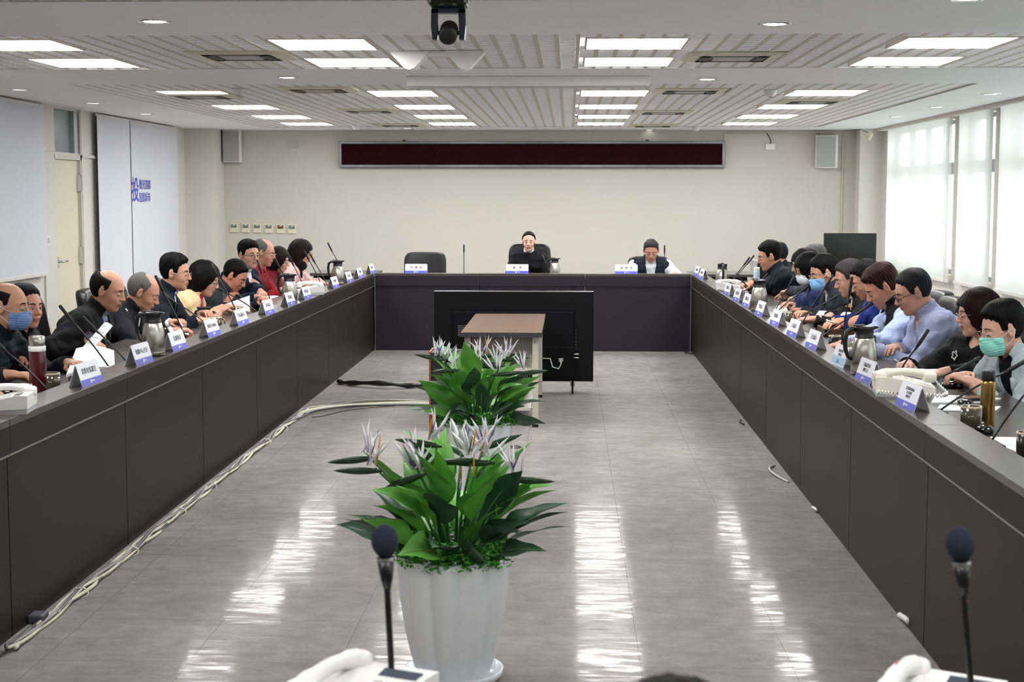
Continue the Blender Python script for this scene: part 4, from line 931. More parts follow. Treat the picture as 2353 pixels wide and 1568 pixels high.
# chairs without sitters / visible backs are placed with the people
# ------------------------------------------------------------------ implicit-surface tools for people
def smin(a, b, k):
    h = np.clip(.5+.5*(b-a)/k, 0, 1); return b+(a-b)*h-k*h*(1-h)
def smax(a, b, k): return -smin(-a, -b, k)
def cap(P, a, b, ra, rb=None):
    rb = ra if rb is None else rb; a = np.asarray(a, np.float32); b = np.asarray(b, np.float32); ab = b-a
    t = np.clip(((P-a)@ab)/max(1e-9, ab@ab), 0, 1); return np.linalg.norm(P-a-t[:, None]*ab, axis=1)-(ra+(rb-ra)*t)
def ell(P, c, r, R=None):
    q = P-np.asarray(c, np.float32)
    if R is not None: q = q@R
    r = np.asarray(r, np.float32); k0 = np.linalg.norm(q/r, axis=1); k1 = np.linalg.norm(q/r**2, axis=1)
    return k0*(k0-1)/np.maximum(k1, 1e-6)
def polygonize(fn, lo, hi, h):
    """surface nets over a coarse-to-fine grid -> verts, quads"""
    lo = np.asarray(lo, float); hi = np.asarray(hi, float); B = 4
    nb = np.ceil((hi-lo)/(h*B)).astype(int)+1; n = nb*B+1
    ax = [lo[i]+h*B*(np.arange(nb[i])+.5) for i in range(3)]
    Cc = np.stack(np.meshgrid(*ax, indexing='ij'), -1).reshape(-1, 3).astype(np.float32)
    fc = fn(Cc).reshape(nb)
    act = np.abs(fc) < h*B*1.35
    Fv = np.repeat(np.repeat(np.repeat(np.where(fc > 0, 1., -1.), B, 0), B, 1), B, 2)
    Fv = np.pad(Fv, ((0, 1),)*3, mode='edge').astype(np.float32)
    mk = np.zeros(n, bool)
    for dx in (0, 1): 
        pass
    am = np.repeat(np.repeat(np.repeat(act, B, 0), B, 1), B, 2); mk[:-1, :-1, :-1] = am
    mk[1:, :-1, :-1] |= am; mk[:-1, 1:, :-1] |= am; mk[:-1, :-1, 1:] |= am; mk[1:, 1:, :-1] |= am; mk[1:, :-1, 1:] |= am; mk[:-1, 1:, 1:] |= am; mk[1:, 1:, 1:] |= am
    I = np.argwhere(mk); Fv[mk] = fn((lo+I*h).astype(np.float32))
    S = Fv < 0
    A = S[:-1, :-1, :-1]; tot = np.zeros(A.shape, np.int8)
    for d in np.ndindex(2, 2, 2): tot += S[d[0]:d[0]+A.shape[0], d[1]:d[1]+A.shape[1], d[2]:d[2]+A.shape[2]]
    cell = (tot > 0) & (tot < 8); ci = np.argwhere(cell)
    if len(ci) == 0: return np.zeros((0, 3)), []
    idx = -np.ones(A.shape, np.int64); idx[cell] = np.arange(len(ci))
    acc = np.zeros((len(ci), 3)); cnt = np.zeros(len(ci))
    corners = list(np.ndindex(2, 2, 2))
    for a in corners:
        for k in range(3):
            if a[k]: continue
            b = list(a); b[k] = 1; b = tuple(b)
            fa = Fv[tuple((ci+a).T)]; fb = Fv[tuple((ci+b).T)]; m = (fa < 0) != (fb < 0)
            t = np.where(m, fa/np.where(m, fa-fb, 1), 0)
            p = np.array(a)[None, :]+t[:, None]*(np.array(b)-np.array(a))[None, :]
            acc[m] += p[m]; cnt[m] += 1
    V = lo+(ci+acc/np.maximum(cnt, 1)[:, None])*h
    Q = []
    for k in range(3):
        sl0 = [slice(None)]*3; sl1 = [slice(None)]*3; sl0[k] = slice(0, -1); sl1[k] = slice(1, None)
        x = S[tuple(sl0)] != S[tuple(sl1)]; e = np.argwhere(x); u, v = [(1, 2), (2, 0), (0, 1)][k]
        e = e[(e[:, u] > 0) & (e[:, v] > 0)]
        e = e[(e[:, u] < A.shape[u]) & (e[:, v] < A.shape[v]) & (e[:, k] < A.shape[k])]
        if not len(e): continue
        s = S[tuple(e.T)]; du = np.zeros(3, int); dv = np.zeros(3, int); du[u] = 1; dv[v] = 1
        q = np.stack([idx[tuple((e-du-dv).T)], idx[tuple((e-dv).T)], idx[tuple(e.T)], idx[tuple((e-du).T)]], 1)
        q = q[:, :]; ok = (q >= 0).all(1); q = q[ok]; s = s[ok]
        q[~s] = q[~s][:, ::-1]; Q.append(q)
    return V, np.concatenate(Q)
def np_mesh(name, parts, mats, parent=None, smooth_iter=0):
    """parts: list of (V, Q, material index or array)"""
    vs = []; qs = []; mi = []; o = 0
    for V, Q, m in parts:
        if len(V) == 0: continue
        vs.append(V); qs.append(Q+o); o += len(V); mi.append(np.full(len(Q), m) if np.isscalar(m) else m)
    V = np.concatenate(vs).astype(np.float32); Q = np.concatenate(qs).astype(np.int32); mi = np.concatenate(mi).astype(np.int32)
    me = bpy.data.meshes.new(name); me.vertices.add(len(V)); me.vertices.foreach_set('co', V.ravel())
    me.loops.add(len(Q)*4); me.loops.foreach_set('vertex_index', Q.ravel()); me.polygons.add(len(Q))
    me.polygons.foreach_set('loop_start', np.arange(0, len(Q)*4, 4, dtype=np.int32)); me.polygons.foreach_set('loop_total', np.full(len(Q), 4, np.int32))
    for m in mats: me.materials.append(m)
    me.polygons.foreach_set('material_index', mi); me.polygons.foreach_set('use_smooth', np.ones(len(Q), bool)); me.update(calc_edges=True); me.validate()
    ob = bpy.data.objects.new(name, me); COL.objects.link(ob); ob.parent = parent; return ob
# ------------------------------------------------------------------ head (x forward, y left, z up; origin between the ears)
def head_sdf(P, fem=0, closed=0):
    Q = P.copy(); Q[:, 1] = np.abs(P[:, 1]); fw = 1-.06*fem
    d = ell(Q, (-.012, 0, .030), (.098, .077, .086))
    d = smin(d, ell(Q, (.030, 0, -.025), (.062, .060*fw, .085)), .03)
    d = smin(d, ell(Q, (.028, 0, -.072), (.052, .051*fw, .040)), .025)
    d = smin(d, ell(Q, (.066, 0, -.097), (.020, .022*fw, .016)), .02)
    d = smin(d, ell(Q, (.052, .036, -.030), (.030, .024, .026)), .018)
    d = smin(d, cap(Q, (.079, .008, .024), (.066, .044, .022), .0085), .014)
    d = smax(d, -ell(Q, (.103, .032, .002), (.020, .022, .013)), .012)
    d = smin(d, cap(Q, (.086, 0, .012), (.107, 0, -.026), .0075, .0115), .010)
    d = smin(d, ell(Q, (.099, .0115, -.030), (.010, .0075, .0075)), .006)
    d = smin(d, ell(Q, (.081, .0, -.058), (.016, .026, .016)), .012)
    d = smin(d, ell(Q, (.0925, .0, -.0538), (.0065, .021, .0042)), .004)
    d = smin(d, ell(Q, (.0915, .0, -.0640), (.0065, .018, .0050)), .004)
    d = smax(d, -ell(Q, (.103, .0, -.0588), (.010, .025, .0014)), .002)
    # eyelids
    d = smin(d, ell(Q, (.0775, .0315, .000), (.0125, .0155, .0115)), .004)
    sl = .0028 if closed else .0058
    d = smax(d, -ell(Q, (.090, .0315, -.0045 if closed else -.0005), (.010, .0125, sl)), .0015)
    # ears
    e = ell(Q, (-.008, .0805, -.004), (.018, .0075, .030), np.array([[.95, -.30, 0], [.30, .95, 0], [0, 0, 1]], np.float32).T)
    e = smax(e, -ell(Q, (-.002, .088, -.001), (.010, .006, .019)), .004)
    return smin(d, e, .006)
def head_noise(P): return np.sin(P[:, 0]*210+np.sin(P[:, 2]*170)*1.5)*np.sin(P[:, 1]*190+1)*np.sin(P[:, 2]*230)
def hair_sdf(P, style, seed=0):
    y = np.abs(P[:, 1]); x = P[:, 0]; z = P[:, 2]
    rs = np.random.RandomState(seed); ph = rs.uniform(0, 6, 6)
    an = np.arctan2(P[:, 1], x+.02)
    wq = np.sin(z*55+ph[3])*1.6+np.sin(x*48+ph[5])*1.4
    st = (np.sin(an*29+z*60+ph[0]+wq)*.0019+np.sin(an*63+z*25*np.sin(ph[2])+ph[1]+wq*1.7)*.0013+np.sin(x*38+ph[1])*np.sin(P[:, 1]*43+ph[2])*.0025+np.sin(x*70+ph[3]+y*30)*np.sin(z*60+ph[4])*.003)
    st = st*.62
    base = smin(ell(P, (-.014, 0, .032), (.098, .077, .087)), ell(P, (.0, 0, .0), (.085, .070, .08)), .02)
    def cut(xs, zs): return np.interp(x, xs, zs)-z+.004*np.sin(an*23+ph[5])+.003*np.sin(an*57+ph[4])
    if style in ('short', 'thick', 'spiky', 'parted'):
        th = {'short': .010, 'thick': .019, 'spiky': .014, 'parted': .017}[style]
        top = np.clip((z-.02)/.09, 0, 1)*th+.005
        if style == 'spiky': st = st+np.abs(np.sin(an*9+ph[1]))*.008*np.clip((z-.06)/.04, 0, 1)
        if style == 'parted': st = st+.010*np.clip((z-.05)/.05, 0, 1)*np.clip(.5+P[:, 1]*8, 0, 1)
        hl = {'thick': .070, 'parted': .072, 'short': .082, 'spiky': .078}[style]
        g = cut([-.13, -.06, -.030, -.022, .000, .004, .030, .040, .062, .075, .12], [-.055, -.062, -.045, .032, .030, -.006, .004, .048, hl-.008, hl, hl+.006])
        d = base-(top+st)*np.clip(.25-g/.035, .15, 1)
        return smax(d, g*.8, .004)
    if style in ('bald', 'receding'):
        g = cut([-.13, -.06, -.030, -.022, .000, .004, .022, .030, .05, .12], [-.060, -.070, -.050, .030, .028, -.004, .020, .050, .2, .3])
        d = base-(.0075+st*.3)*np.clip(.2-g/.03, .1, 1)
        d = smax(d, g*.8, .006)
        zt = np.interp(x, [-.12, -.08, -.04, .03], [.118, .104, .084, .070]) if style == 'bald' else np.interp(x, [-.12, -.05, .0, .03], [.2, .118, .098, .078])
        return smax(d, z-zt+.003*np.sin(an*31), .010)
    if style == 'bun':
        g = np.interp(x, [-.13, -.05, -.022, .0, .02, .045, .06, .07, .12], [-.055, -.060, -.02, .025, .042, .068, .084, .092, .096])-z-.004*np.clip(1-np.abs(y-.02)*40, 0, 1)
        d = base-(.009+st*.4)*np.clip(.3-g/.03, .1, 1); d = smax(d, g*.8, .004); return smin(d, ell(P, (-.125, 0, .04), (.03, .032, .03)), .01)
    # bobs and long hair
    low = {'bob': -.105, 'longbob': -.15, 'long': -.36}[style]
    d = base-.018-st
    sheet = ell(P, (-.028, 0, -.02), (.098, .103, .125))
    d = smin(d, sheet-st, .02)
    if style != 'bob': 
        L = cap(P, (-.05, 0, -.02), (-.045, 0, low+.04), .088, .075); L2 = cap(P*np.array([1, 1, 1]), (-.01, .072, -.02), (.01, .085, low+.05), .034, .028); L3 = cap(P, (-.01, -.072, -.02), (.01, -.085, low+.05), .034, .028)
        d = smin(smin(d, L-st*2, .03), np.minimum(L2, L3)-st*2, .02)
    d = smax(d, low-z+.01*np.sin(an*7+ph[2]), .01)
    face = np.maximum(np.maximum(y-np.interp(z, [-.12, -.02, .04, .066], [.062, .066, .052, .0]), z-.060), (.006+np.clip(-z-.03, 0, .1)*.25)-x)
    if style == 'long': face = np.maximum(np.maximum(y-np.interp(z, [-.14, -.02, .04, .060], [.040, .046, .045, .0]), z-.056), .02-x)
    d = smax(d, -face, .006)
    return smax(d, -(ell(P, (-.02, 0, -.10), (.07, .05, .08))), .01) if style != 'long' else d
# ------------------------------------------------------------------ hands (x to fingertips, z back of hand, y thumb side)
def hand_sdf(P, curl):
    d = ell(P, (.045, .0, .0), (.052, .040, .0155)); d = smin(d, ell(P, (.07, .0, .001), (.024, .041, .014)), .015)
    d = smin(d, cap(P, (-.055, 0, .0), (.015, 0, 0), .028, .024), .02)
    for k, (y0, L, s) in enumerate(((.030, .072, .06), (.010, .080, .0), (-.010, .075, -.05), (-.029, .058, -.12))):
        a = np.array([.083-.002*k*k*.6, y0, .002]); c1 = curl*(.75+.1*k); dr = 0.; p = a
        f = None
        for j, (fr, ca) in enumerate(((.45, c1*.7), (.30, c1*1.1), (.25, c1*.8))):
            dr += ca; q = p+L*fr*np.array([math.cos(dr)*math.cos(s), math.sin(s)*math.cos(dr), -math.sin(dr)])
            g = cap(P, p, q, .0088-.0008*j, .0080-.0008*j); f = g if f is None else smin(f, g, .003); p = q
        d = smin(d, f, .006)
    p0 = np.array([.018, .022, -.006]); p1 = p0+np.array([.028, .024, -.012]); p2 = p1+np.array([.030, .008-.012*curl, -.010-.008*curl]); p3 = p2+np.array([.020, -.004-.010*curl, -.006])
    t = smin(cap(P, p0, p1, .014, .0105), cap(P, p1, p2, .0105, .009), .006); t = smin(t, cap(P, p2, p3, .009, .0075), .004)
    return smin(d, t, .010)
_hands = {}
def hand_mesh(curl, mir):
    if curl not in _hands: _hands[curl] = polygonize(lambda P: hand_sdf(P, curl), (-.06, -.06, -.10), (.19, .09, .03), .0034)
    V, Q = _hands[curl]
    if mir: V = V*np.array([1, -1, 1]); Q = Q[:, ::-1]
    return V, Q
M_skin = {}
def skin(c):
    if c not in M_skin: M_skin[c] = mat('skin_'+c, '%02x%02x%02x' % (min(255, int(c[:2], 16)+2), int(c[2:4], 16)+4, int(c[4:], 16)+12), .52, noise=.06, nscale=25, sss=.06, spec=.35, bump=.08, bscale=350)
    return M_skin[c]
M_lip = mat('lip', 'a06a5b', .45); M_eyew = mat('eye_white', 'e4e0da', .2); M_iris = mat('iris_dark', '1a100c', .1)
def hairmat(c, nm): return mat('hair_'+nm, c, .58, spec=.12, noise=.35, nscale=180, stretch=(1, 1, .15), bump=.5, bscale=420)
HAIR = {'black': '070606', 'dark': '0f0b0a', 'brown': '1c110e', 'burgundy': '1d080e', 'grey': '5b5a5a', 'salt': '302e2f', 'reddish': '28160f', 'darkgrey': '1c1c1e'}
M_glass = mat('spectacle_metal', 'b9b4aa', .25, metal=1); M_glassd = mat('spectacle_black', '0d0d10', .25)
M_maskb = mat('mask_blue', '7fb4e4', .75, noise=.05); M_maskm = mat('mask_mint', '8edccb', .75, noise=.05); M_maskd = mat('mask_slate_blue', '6a86b4', .75); M_maskw = mat('mask_white', 'dfe3e8', .75); M_loop = mat('ear_loop', 'eceae6', .7)
def rotm(f, u=(0, 0, 1)):
    f = Vector(f).normalized(); l = Vector(u).cross(f).normalized(); u = f.cross(l); return np.array([f, l, u])      # rows: x fwd, y left, z up
def cloth(c, nm=None, **k):
    kw = dict(noise=.12, nscale=30, bump=.75, bscale=16, bdist=.014, sheen=0, spec=.2); kw.update(k); return mat('cloth_'+(nm or c), c, .85, **kw)
def wrinkle(P, seed, amp):
    r = np.random.RandomState(seed); w = r.uniform(0, 6, 8)
    a = np.sin(P[:, 2]*62+np.sin(P[:, 0]*17+w[0])*2.2+np.sin(P[:, 1]*13+w[1])*2+w[2]); b = np.sin((P[:, 0]+P[:, 2]*.6)*48+np.sin(P[:, 1]*21+w[3])*2+w[4]); c = np.sin(P[:, 1]*40+P[:, 0]*25+np.sin(P[:, 2]*19+w[5])*2)
    return amp*(np.abs(a)**.7*np.sign(a)*.6+(1-2*np.abs(b)**.6)*.5+c*.3)
def person(label, head, yaw, pitch=0, roll=0, body=0.0, hair=('short', 'black'), fem=0, skn='c79a7c', top='14151a', topn=None, shirt=None, vest=None, tie=None,
           glasses=None, mask=None, wrists=None, curls=(.5, .5), seed=1, closed=1, lean=None, turtle=None, group=None, build=1.0, hscale=1.0, collar=True, topkw={}, cuff=None, handvis=(1, 1), slump=0, pants='17181c', palm=(0, 0), puff=False, seat_back=0.0, open_=.05, notch=False):
    """head: world position of head centre; yaw: direction the face looks (deg, world); body: direction of the torso (deg)"""
    H = Vector(head); by = math.radians(body); f2 = Vector((math.cos(by), math.sin(by), 0))
    nz = H.z-.138+.0008*pitch; reach = .51*build; dz = max(.0, nz-.52)
    dx = lean if lean is not None else math.sqrt(max(.0, reach**2-min(reach, dz)**2))
    org = Vector((H.x, H.y, 0))-f2*(dx+.05)
    e = empty('person', org, by, label, 'person', group)
    Wi = Matrix.Rotation(-by, 4, 'Z') @ Matrix.Translation(-org)
    h = np.array(Wi @ H); N = h+np.array([-.055-.0010*pitch, 0, -.138+.0008*pitch])
    hip = np.array([0, 0, .52])
    # head rotation (local): yaw relative to the body
    Rl = (Matrix.Rotation(math.radians(yaw)-by, 3, 'Z') @ Matrix.Rotation(math.radians(pitch), 3, 'Y') @ Matrix.Rotation(math.radians(roll), 3, 'X'))
    R = np.array(Rl); hs = .98*hscale*(.96 if fem else 1)
    nr = .047 if fem else .058
    hx = R[:, 0]
    neck_top = h+R@(np.array([-.022, 0, -.05])*hs)
    sk = skin(skn); rs = np.random.RandomState(seed)
    sc = np.array([hs*(1+rs.uniform(-.03, .03)), hs*(1+rs.uniform(-.04, .05)), hs*(1+rs.uniform(-.02, .03))])
    # --- body mesh: head, neck, torso core, arms
    sh_w = (.165 if fem else .190)*build; shz = N[2]-.055
    up = (N-hip)/np.linalg.norm(N-hip); sl = N-up*.055-np.array([.01, 0, 0])
    SL = sl+np.array([0, sh_w, -.01]); SR = sl+np.array([0, -sh_w, -.01])
    arms = []
    defw = [np.array([h[0]+.17, .13, .80]), np.array([h[0]+.17, -.13, .80])]
    for k, S in ((0, SL), (1, SR)):
        w = defw[k]
        if wrists and wrists[k] is not None: w = np.array(Wi @ Vector(wrists[k]))
        v = w-S; D = np.linalg.norm(v); La, Lb = .285*build, .25*build
        if D > (La+Lb)*.985: w = S+v*(La+Lb)*.985/D; v = w-S; D = np.linalg.norm(v)
        a = (La*La-Lb*Lb+D*D)/(2*D); hh = math.sqrt(max(1e-6, La*La-a*a)); n = v/D
        hint = np.array([-.35, (1 if k == 0 else -1)*.75, -.75]); hint -= n*hint.dot(n); hint /= np.linalg.norm(hint)
        E = S+n*a+hint*hh
        arms.append((S, E, w))
    kn = [np.array([.43, s*.13, .50]) for s in (1, -1)]; ft = [np.array([.40, s*.14, .08]) for s in (1, -1)]
    def torso(P, inf=0.):
        mid1 = hip+(N-hip)*.38; mid2 = hip+(N-hip)*.72-np.array([.015, 0, 0])
        b = build
        d = cap(P, hip+[0, .07, 0], hip+[0, -.07, 0], .125*b+inf)
        d = smin(d, cap(P, mid1+[0, .06*b, 0], mid1-[0, .06*b, 0], (.105 if fem else .118)*b+inf), .08)
        d = smin(d, cap(P, mid2+[0, .085*b, 0], mid2-[0, .085*b, 0], (.108 if fem else .112)*b+inf), .08)
        if fem: d = smin(d, np.minimum(ell(P, mid2+[.075, .06, -.01], (.055, .055, .055)), ell(P, mid2+[.075, -.06, -.01], (.055, .055, .055)))-inf, .03)
        d = smin(d, cap(P, SL*.82+sl*.18, SR*.82+sl*.18, .062*b+inf), .07)
        return smin(d, cap(P, N-up*.06, N+up*.0, .06+inf, .05+inf), .05)
    def sleeve(P, k, inf=0., wr=0., short=0):
        S, E, w = arms[k]; wd = w-(w-E)/np.linalg.norm(w-E)*(.012)
        d = cap(P, S, E, .056*build+inf, .046+inf); return smin(d, cap(P, E, wd, .046+inf, .029+inf), .03)
    Mh = R*sc[None, :]
    Rinv = np.linalg.inv(Mh)
    def hd(P): return head_sdf(((P-h)@Rinv.T).astype(np.float32), fem, closed)*hs
    def fine(P):
        d = hd(P); d = smin(d, cap(P, neck_top, N-up*.02, nr, nr+.006), .022); return d
    lo = np.minimum(h-.135, N-.09); hi = np.maximum(h+.14, N+.09)
    V, Q = polygonize(fine, lo, hi, .0036)
    hl = (V-h)@Rinv.T; c = hl[Q].mean(1); lip = (c[:, 0] > .080) & (np.abs(c[:, 1]) < .025) & (np.abs(c[:, 2]+.0588) < .0105-.00012*(np.abs(c[:, 1])*1e3)**1.1*.25) & (c[:, 0] > .084)
    parts = [(V, Q, lip.astype(int))]
    def coarse(P):
        d = torso(P)
        for k in (0, 1): d = smin(d, sleeve(P, k), .03)
        for s in (0, 1): d = smin(smin(d, cap(P, hip+[.02, (.08 if s == 0 else -.08), -.01], kn[s], .085, .06), .05), cap(P, kn[s], ft[s], .058, .04), .03)
        return d
    alln = np.array([hip, N, SL, SR, *[a[1] for a in arms], *[a[2] for a in arms], *kn, *ft]); lo = alln.min(0)-.16; hi = alln.max(0)+.16; lo[2] = .02
    V, Q = polygonize(coarse, lo, hi, .016); parts.append((V, Q, 0))
    for k in (0, 1):
        if not handvis[k]: continue
        S, E, w = arms[k]; fd = (w-E)/np.linalg.norm(w-E); fd = fd*.8+np.array([.2, (-.35 if k == 0 else .35)*.5, -.25*(fd[2] > -.3)]); Rh = rotm(fd)
        pr = palm[k]; Rx = np.array(Matrix.Rotation(pr*(1 if k == 0 else -1), 3, 'X'))
        V, Q = hand_mesh(curls[k], k == 0)
        V = (V@Rx.T)@Rh+w; parts.append((V*(1), Q, 0))
    np_mesh('body', parts, [sk, M_lip if not fem else mat('lip_rose', 'a85f59', .4)], e)
    # --- eyes, brows
    for s in (1, -1):
        c0 = np.array([.0765, s*.0315, -.001]); m = MB(); Mt = Matrix.Translation(Vector(h)) @ Matrix(Mh.tolist()).to_4x4()
        m.sq(c0, (.0112, .0135, .0108), (1, 1), 16, 12, M=Mt); m.sq(c0+np.array([.0092, -.002*s, -.001-.002*closed]), (.0030, .0058, .0058), (1, 1), 12, 8, mi=1, M=Mt); m.build('eye', [M_eyew, M_iris], e)
        hm = hairmat(HAIR[hair[1]], hair[1])
        m = MB(); m.tube([Mt @ Vector(p) for p in ((.0925, s*.013, .0215), (.0925, s*.026, .0270), (.085, s*.040, .0255), (.076, s*.050, .0195))], [.0022*(1-.35*fem), .0034*(1-.4*fem), .0028*(1-.4*fem), .0012], 6); m.build('eyebrow', hm if hair[1] not in ('burgundy', 'reddish') else hairmat(HAIR['dark'], 'dark'), e)
        m = MB(); zz = -.0075 if closed else .0035
        m.tube([Mt @ Vector(p) for p in ((.0885, s*.0195, zz-.002), (.0905, s*.026, zz+.001), (.0895, s*.034, zz+.0015), (.0855, s*.042, zz-.001), (.082, s*.0455, zz-.003))], [.0007, .0013, .0015, .0013, .0006], 5); m.build('eyelashes', M_iris, e)
    # --- hair
    Hs = hair[0]; hlo = h-.17; hhi = h+.17
    if Hs in ('long',): hlo[2] -= .26; hlo[:2] -= .04
    if Hs == 'longbob': hlo[2] -= .06
    def hf(P):
        L = (P-h)
        if Hs in ('long', 'longbob', 'bob') and pitch > 8:     # loose hair hangs by gravity below the jaw
            w_ = np.clip((-.05-L[:, 2])/.2, 0, 1)[:, None]*np.array([0, 0, 1]) if False else 0
        return hair_sdf((L@Rinv.T).astype(np.float32), Hs, seed)*hs
    V, Q = polygonize(hf, hlo, hhi, .0042 if Hs != 'long' else .0055)
    np_mesh('hair', [(V, Q, 0)], [hairmat(HAIR[hair[1]], hair[1])], e)
    Mt = Matrix.Translation(Vector(h)) @ Matrix(Mh.tolist()).to_4x4()
    # --- spectacles
    if glasses:
        gm_ = M_glassd if glasses == 'dark' else M_glass; m = MB(); rr = .0016 if glasses == 'dark' else .0011
        for s in (1, -1):
            m.tube([Mt @ Vector((.1015-.35*abs(.019*math.cos(a)+.0)*0-.006*abs(math.cos(a)+s*0)*0, s*.0325+.0205*math.cos(a), -.004+.0155*math.sin(a))) for a in [i*PI/9 for i in range(18)]], rr, 5, closed=True)
            m.tube([Mt @ Vector(p) for p in ((.1015, s*.053, .004), (.09, s*.0735, .004), (.0, s*.0815, .004), (-.012, s*.084, -.012))], rr, 5)
        m.tube([Mt @ Vector(p) for p in ((.1015, .012, .0), (.1045, 0, .003), (.1015, -.012, .0))], rr, 5); m.build('glasses', gm_, e)
    # --- face mask
    if mask:
        mm_ = {'blue': M_maskb, 'mint': M_maskm, 'slate': M_maskd, 'white': M_maskw}[mask]
        def mf(P):
            L = ((P-h)@Rinv.T).astype(np.float32); d = head_sdf(L, fem, closed); d = np.minimum(d, ell(L, (.07, 0, -.055), (.048, .052, .055)))-.0045-.0012*np.sin(L[:, 2]*500)
            return np.maximum.reduce([d, L[:, 2]-(-.012-.16*np.abs(L[:, 1])), -.112-L[:, 2]-0*L[:, 0], .028-L[:, 0], np.abs(L[:, 1])-.066])*hs
        V, Q = polygonize(mf, h-.15, h+.15, .0036); mo = np_mesh('face_mask', [(V, Q, 0)], [mm_], e)
        for s in (1, -1):
            MB().tube([Mt @ Vector(p) for p in ((.045, s*.066, -.022), (.02, s*.079, -.012), (-.018, s*.087, .012), (-.026, s*.088, .0))], .0013, 5).tube([Mt @ Vector(p) for p in ((.04, s*.060, -.085), (.01, s*.076, -.055), (-.014, s*.086, -.034), (-.026, s*.088, .0))], .0013, 5).build('ear_loop', M_loop, mo)
    # --- clothes
    tm = cloth(top, topn, **topkw)
    def neckhole(P, r): return -cap(P, N+up*.012, N+up*.25+np.array([.06, 0, 0]), r)
    fwd = np.cross(np.array([0, 1, 0]), up)*1.0; fwd = fwd if fwd[0] > 0 else -fwd
    def vregion(P, w, dpt):
        u = (P-N)@fwd; dn = -(P-N)@up; y = np.abs(P[:, 1]-N[1]); half = w*np.clip(1-(dn-.02)/dpt, 0, 1)
        return np.maximum(np.maximum(y-half, -u-.0), dn-dpt)
    openv = shirt is not None
    def jk(P, only_vest=False, inf=.016):
        d = torso(P, inf)
        if not only_vest:
            for k in (0, 1): d = smin(d, sleeve(P, k, inf-.002), .035)
        d = d+wrinkle(P, seed, .0065)
        if puff: d = d-.006*np.abs(np.sin(P[:, 2]*75))
        if collar: # stand or lapel collar
            ring = np.abs(np.linalg.norm(np.cross(P-N, up+np.array([.12, 0, 0])), axis=1)-(nr+.018))-.0075; hgt = (P-N)@up
            ring = np.maximum(ring, np.abs(hgt-.03)-(.034 if notch else .045)+.30*np.clip((P-N)@fwd, 0, .1)); d = smin(d, ring, .010)
        d = smax(d, neckhole(P, nr+.007), .006)
        if openv or vest: d = smax(d, -vregion(P, open_, .30), .006)
        if not collar and not turtle: d = smax(d, -cap(P, N+fwd*.055-up*.005, N+fwd*.09+up*.2, .05), .008)
        if notch: d = smax(d, -vregion(P, .055, .13), .004)
        if only_vest:
            for s in (1, -1): d = smax(d, -(cap(P, sl+np.array([0, s*(sh_w+.0), 0]), sl+np.array([0, s*(sh_w+.25), -.05]), .078)), .01)
        d = np.maximum(d, hip[2]-.09-P[:, 2])
        if not only_vest:
            for k in (0, 1):
                S, E, w = arms[k]; fd = (w-E)/np.linalg.norm(w-E); cutp = (P-(w-fd*(.012 if cuff is None else .028)))@fd
                near = np.linalg.norm(P-w, axis=1)-.09
                d = smax(d, np.minimum(cutp, -near), .003)
        return d
    lo = alln[:8].min(0)-.17; hi = alln[:8].max(0)+.17; hi[2] = max(hi[2], N[2]+.08); lo[2] = .40
    if vest:
        V, Q = polygonize(lambda P: jk(P, True, .026), lo, hi, .0075); np_mesh('vest', [(V, Q, 0)], [cloth(vest)], e)
        open_keep = open_
        ov = True; openv = False; vt = vest; vest_ = vest
        def shirtfn(P):
            d = torso(P, .012)
            for k in (0, 1): d = smin(d, sleeve(P, k, .013), .035)
            d = d+wrinkle(P, seed+3, .007)
            ring = np.abs(np.linalg.norm(np.cross(P-N, up+np.array([.12, 0, 0])), axis=1)-(nr+.010))-.005; hgt = (P-N)@up
            d = smin(d, np.maximum(ring, np.abs(hgt-.02)-.032+.3*np.clip((P-N)@fwd, 0, .1)), .008); d = smax(d, neckhole(P, nr+.004), .005); d = np.maximum(d, hip[2]-.05-P[:, 2])
            for k in (0, 1):
                S, E, w = arms[k]; fd = (w-E)/np.linalg.norm(w-E); d = smax(d, np.minimum((P-(w-fd*.012))@fd, .09-np.linalg.norm(P-w, axis=1)), .003)
            return d
        V, Q = polygonize(shirtfn, lo, hi, .0075); np_mesh('shirt', [(V, Q, 0)], [tm], e)
    else:
        V, Q = polygonize(jk, lo, hi, .0075); np_mesh('jacket' if openv or collar else 'sweater', [(V, Q, 0)], [tm], e)
        if openv:
            def sf(P):
                d = torso(P, .008)+wrinkle(P, seed+5, .0015); ring = np.abs(np.linalg.norm(np.cross(P-N, up+np.array([.12, 0, 0])), axis=1)-(nr+.008))-.0045; hgt = (P-N)@up
                d = smin(d, np.maximum(ring, np.abs(hgt-.028)-.034+.3*np.clip((P-N)@fwd, 0, .1)), .006); d = smax(d, neckhole(P, nr+.003), .004)
                return np.maximum(np.maximum(d, -.30-(P-N)@up), -.02-(P-N)@fwd-.10)
            V, Q = polygonize(sf, N-.33, N+.16, .006); np_mesh('shirt', [(V, Q, 0)], [cloth(shirt)], e)
            lp = MB()
            def srf(y_, dn, inf):
                P0 = N-up*dn+np.array([0, y_, 0])
                for u_ in np.arange(.20, .0, -.004):
                    if torso((P0+fwd*u_)[None, :].astype(np.float32), inf)[0] < 0: break
                return Vector(P0+fwd*(u_+.006))
            for s in (1, -1):
                rows = []
                for t in np.linspace(0, 1, 7):
                    dn = .03+.25*t; i_ = open_*(1-t*.93); w_ = .006+.036*math.sin(PI*min(1, .25+t*.75))**.8
                    rows.append([srf(s*(i_+w_*q), dn, .020) for q in (0, .5, 1)])
                vs = [v for r in rows for v in r]; lp.add(vs, [(i*3+j, i*3+j+1, i*3+j+4, i*3+j+3) for i in range(6) for j in range(2)], 0, True)
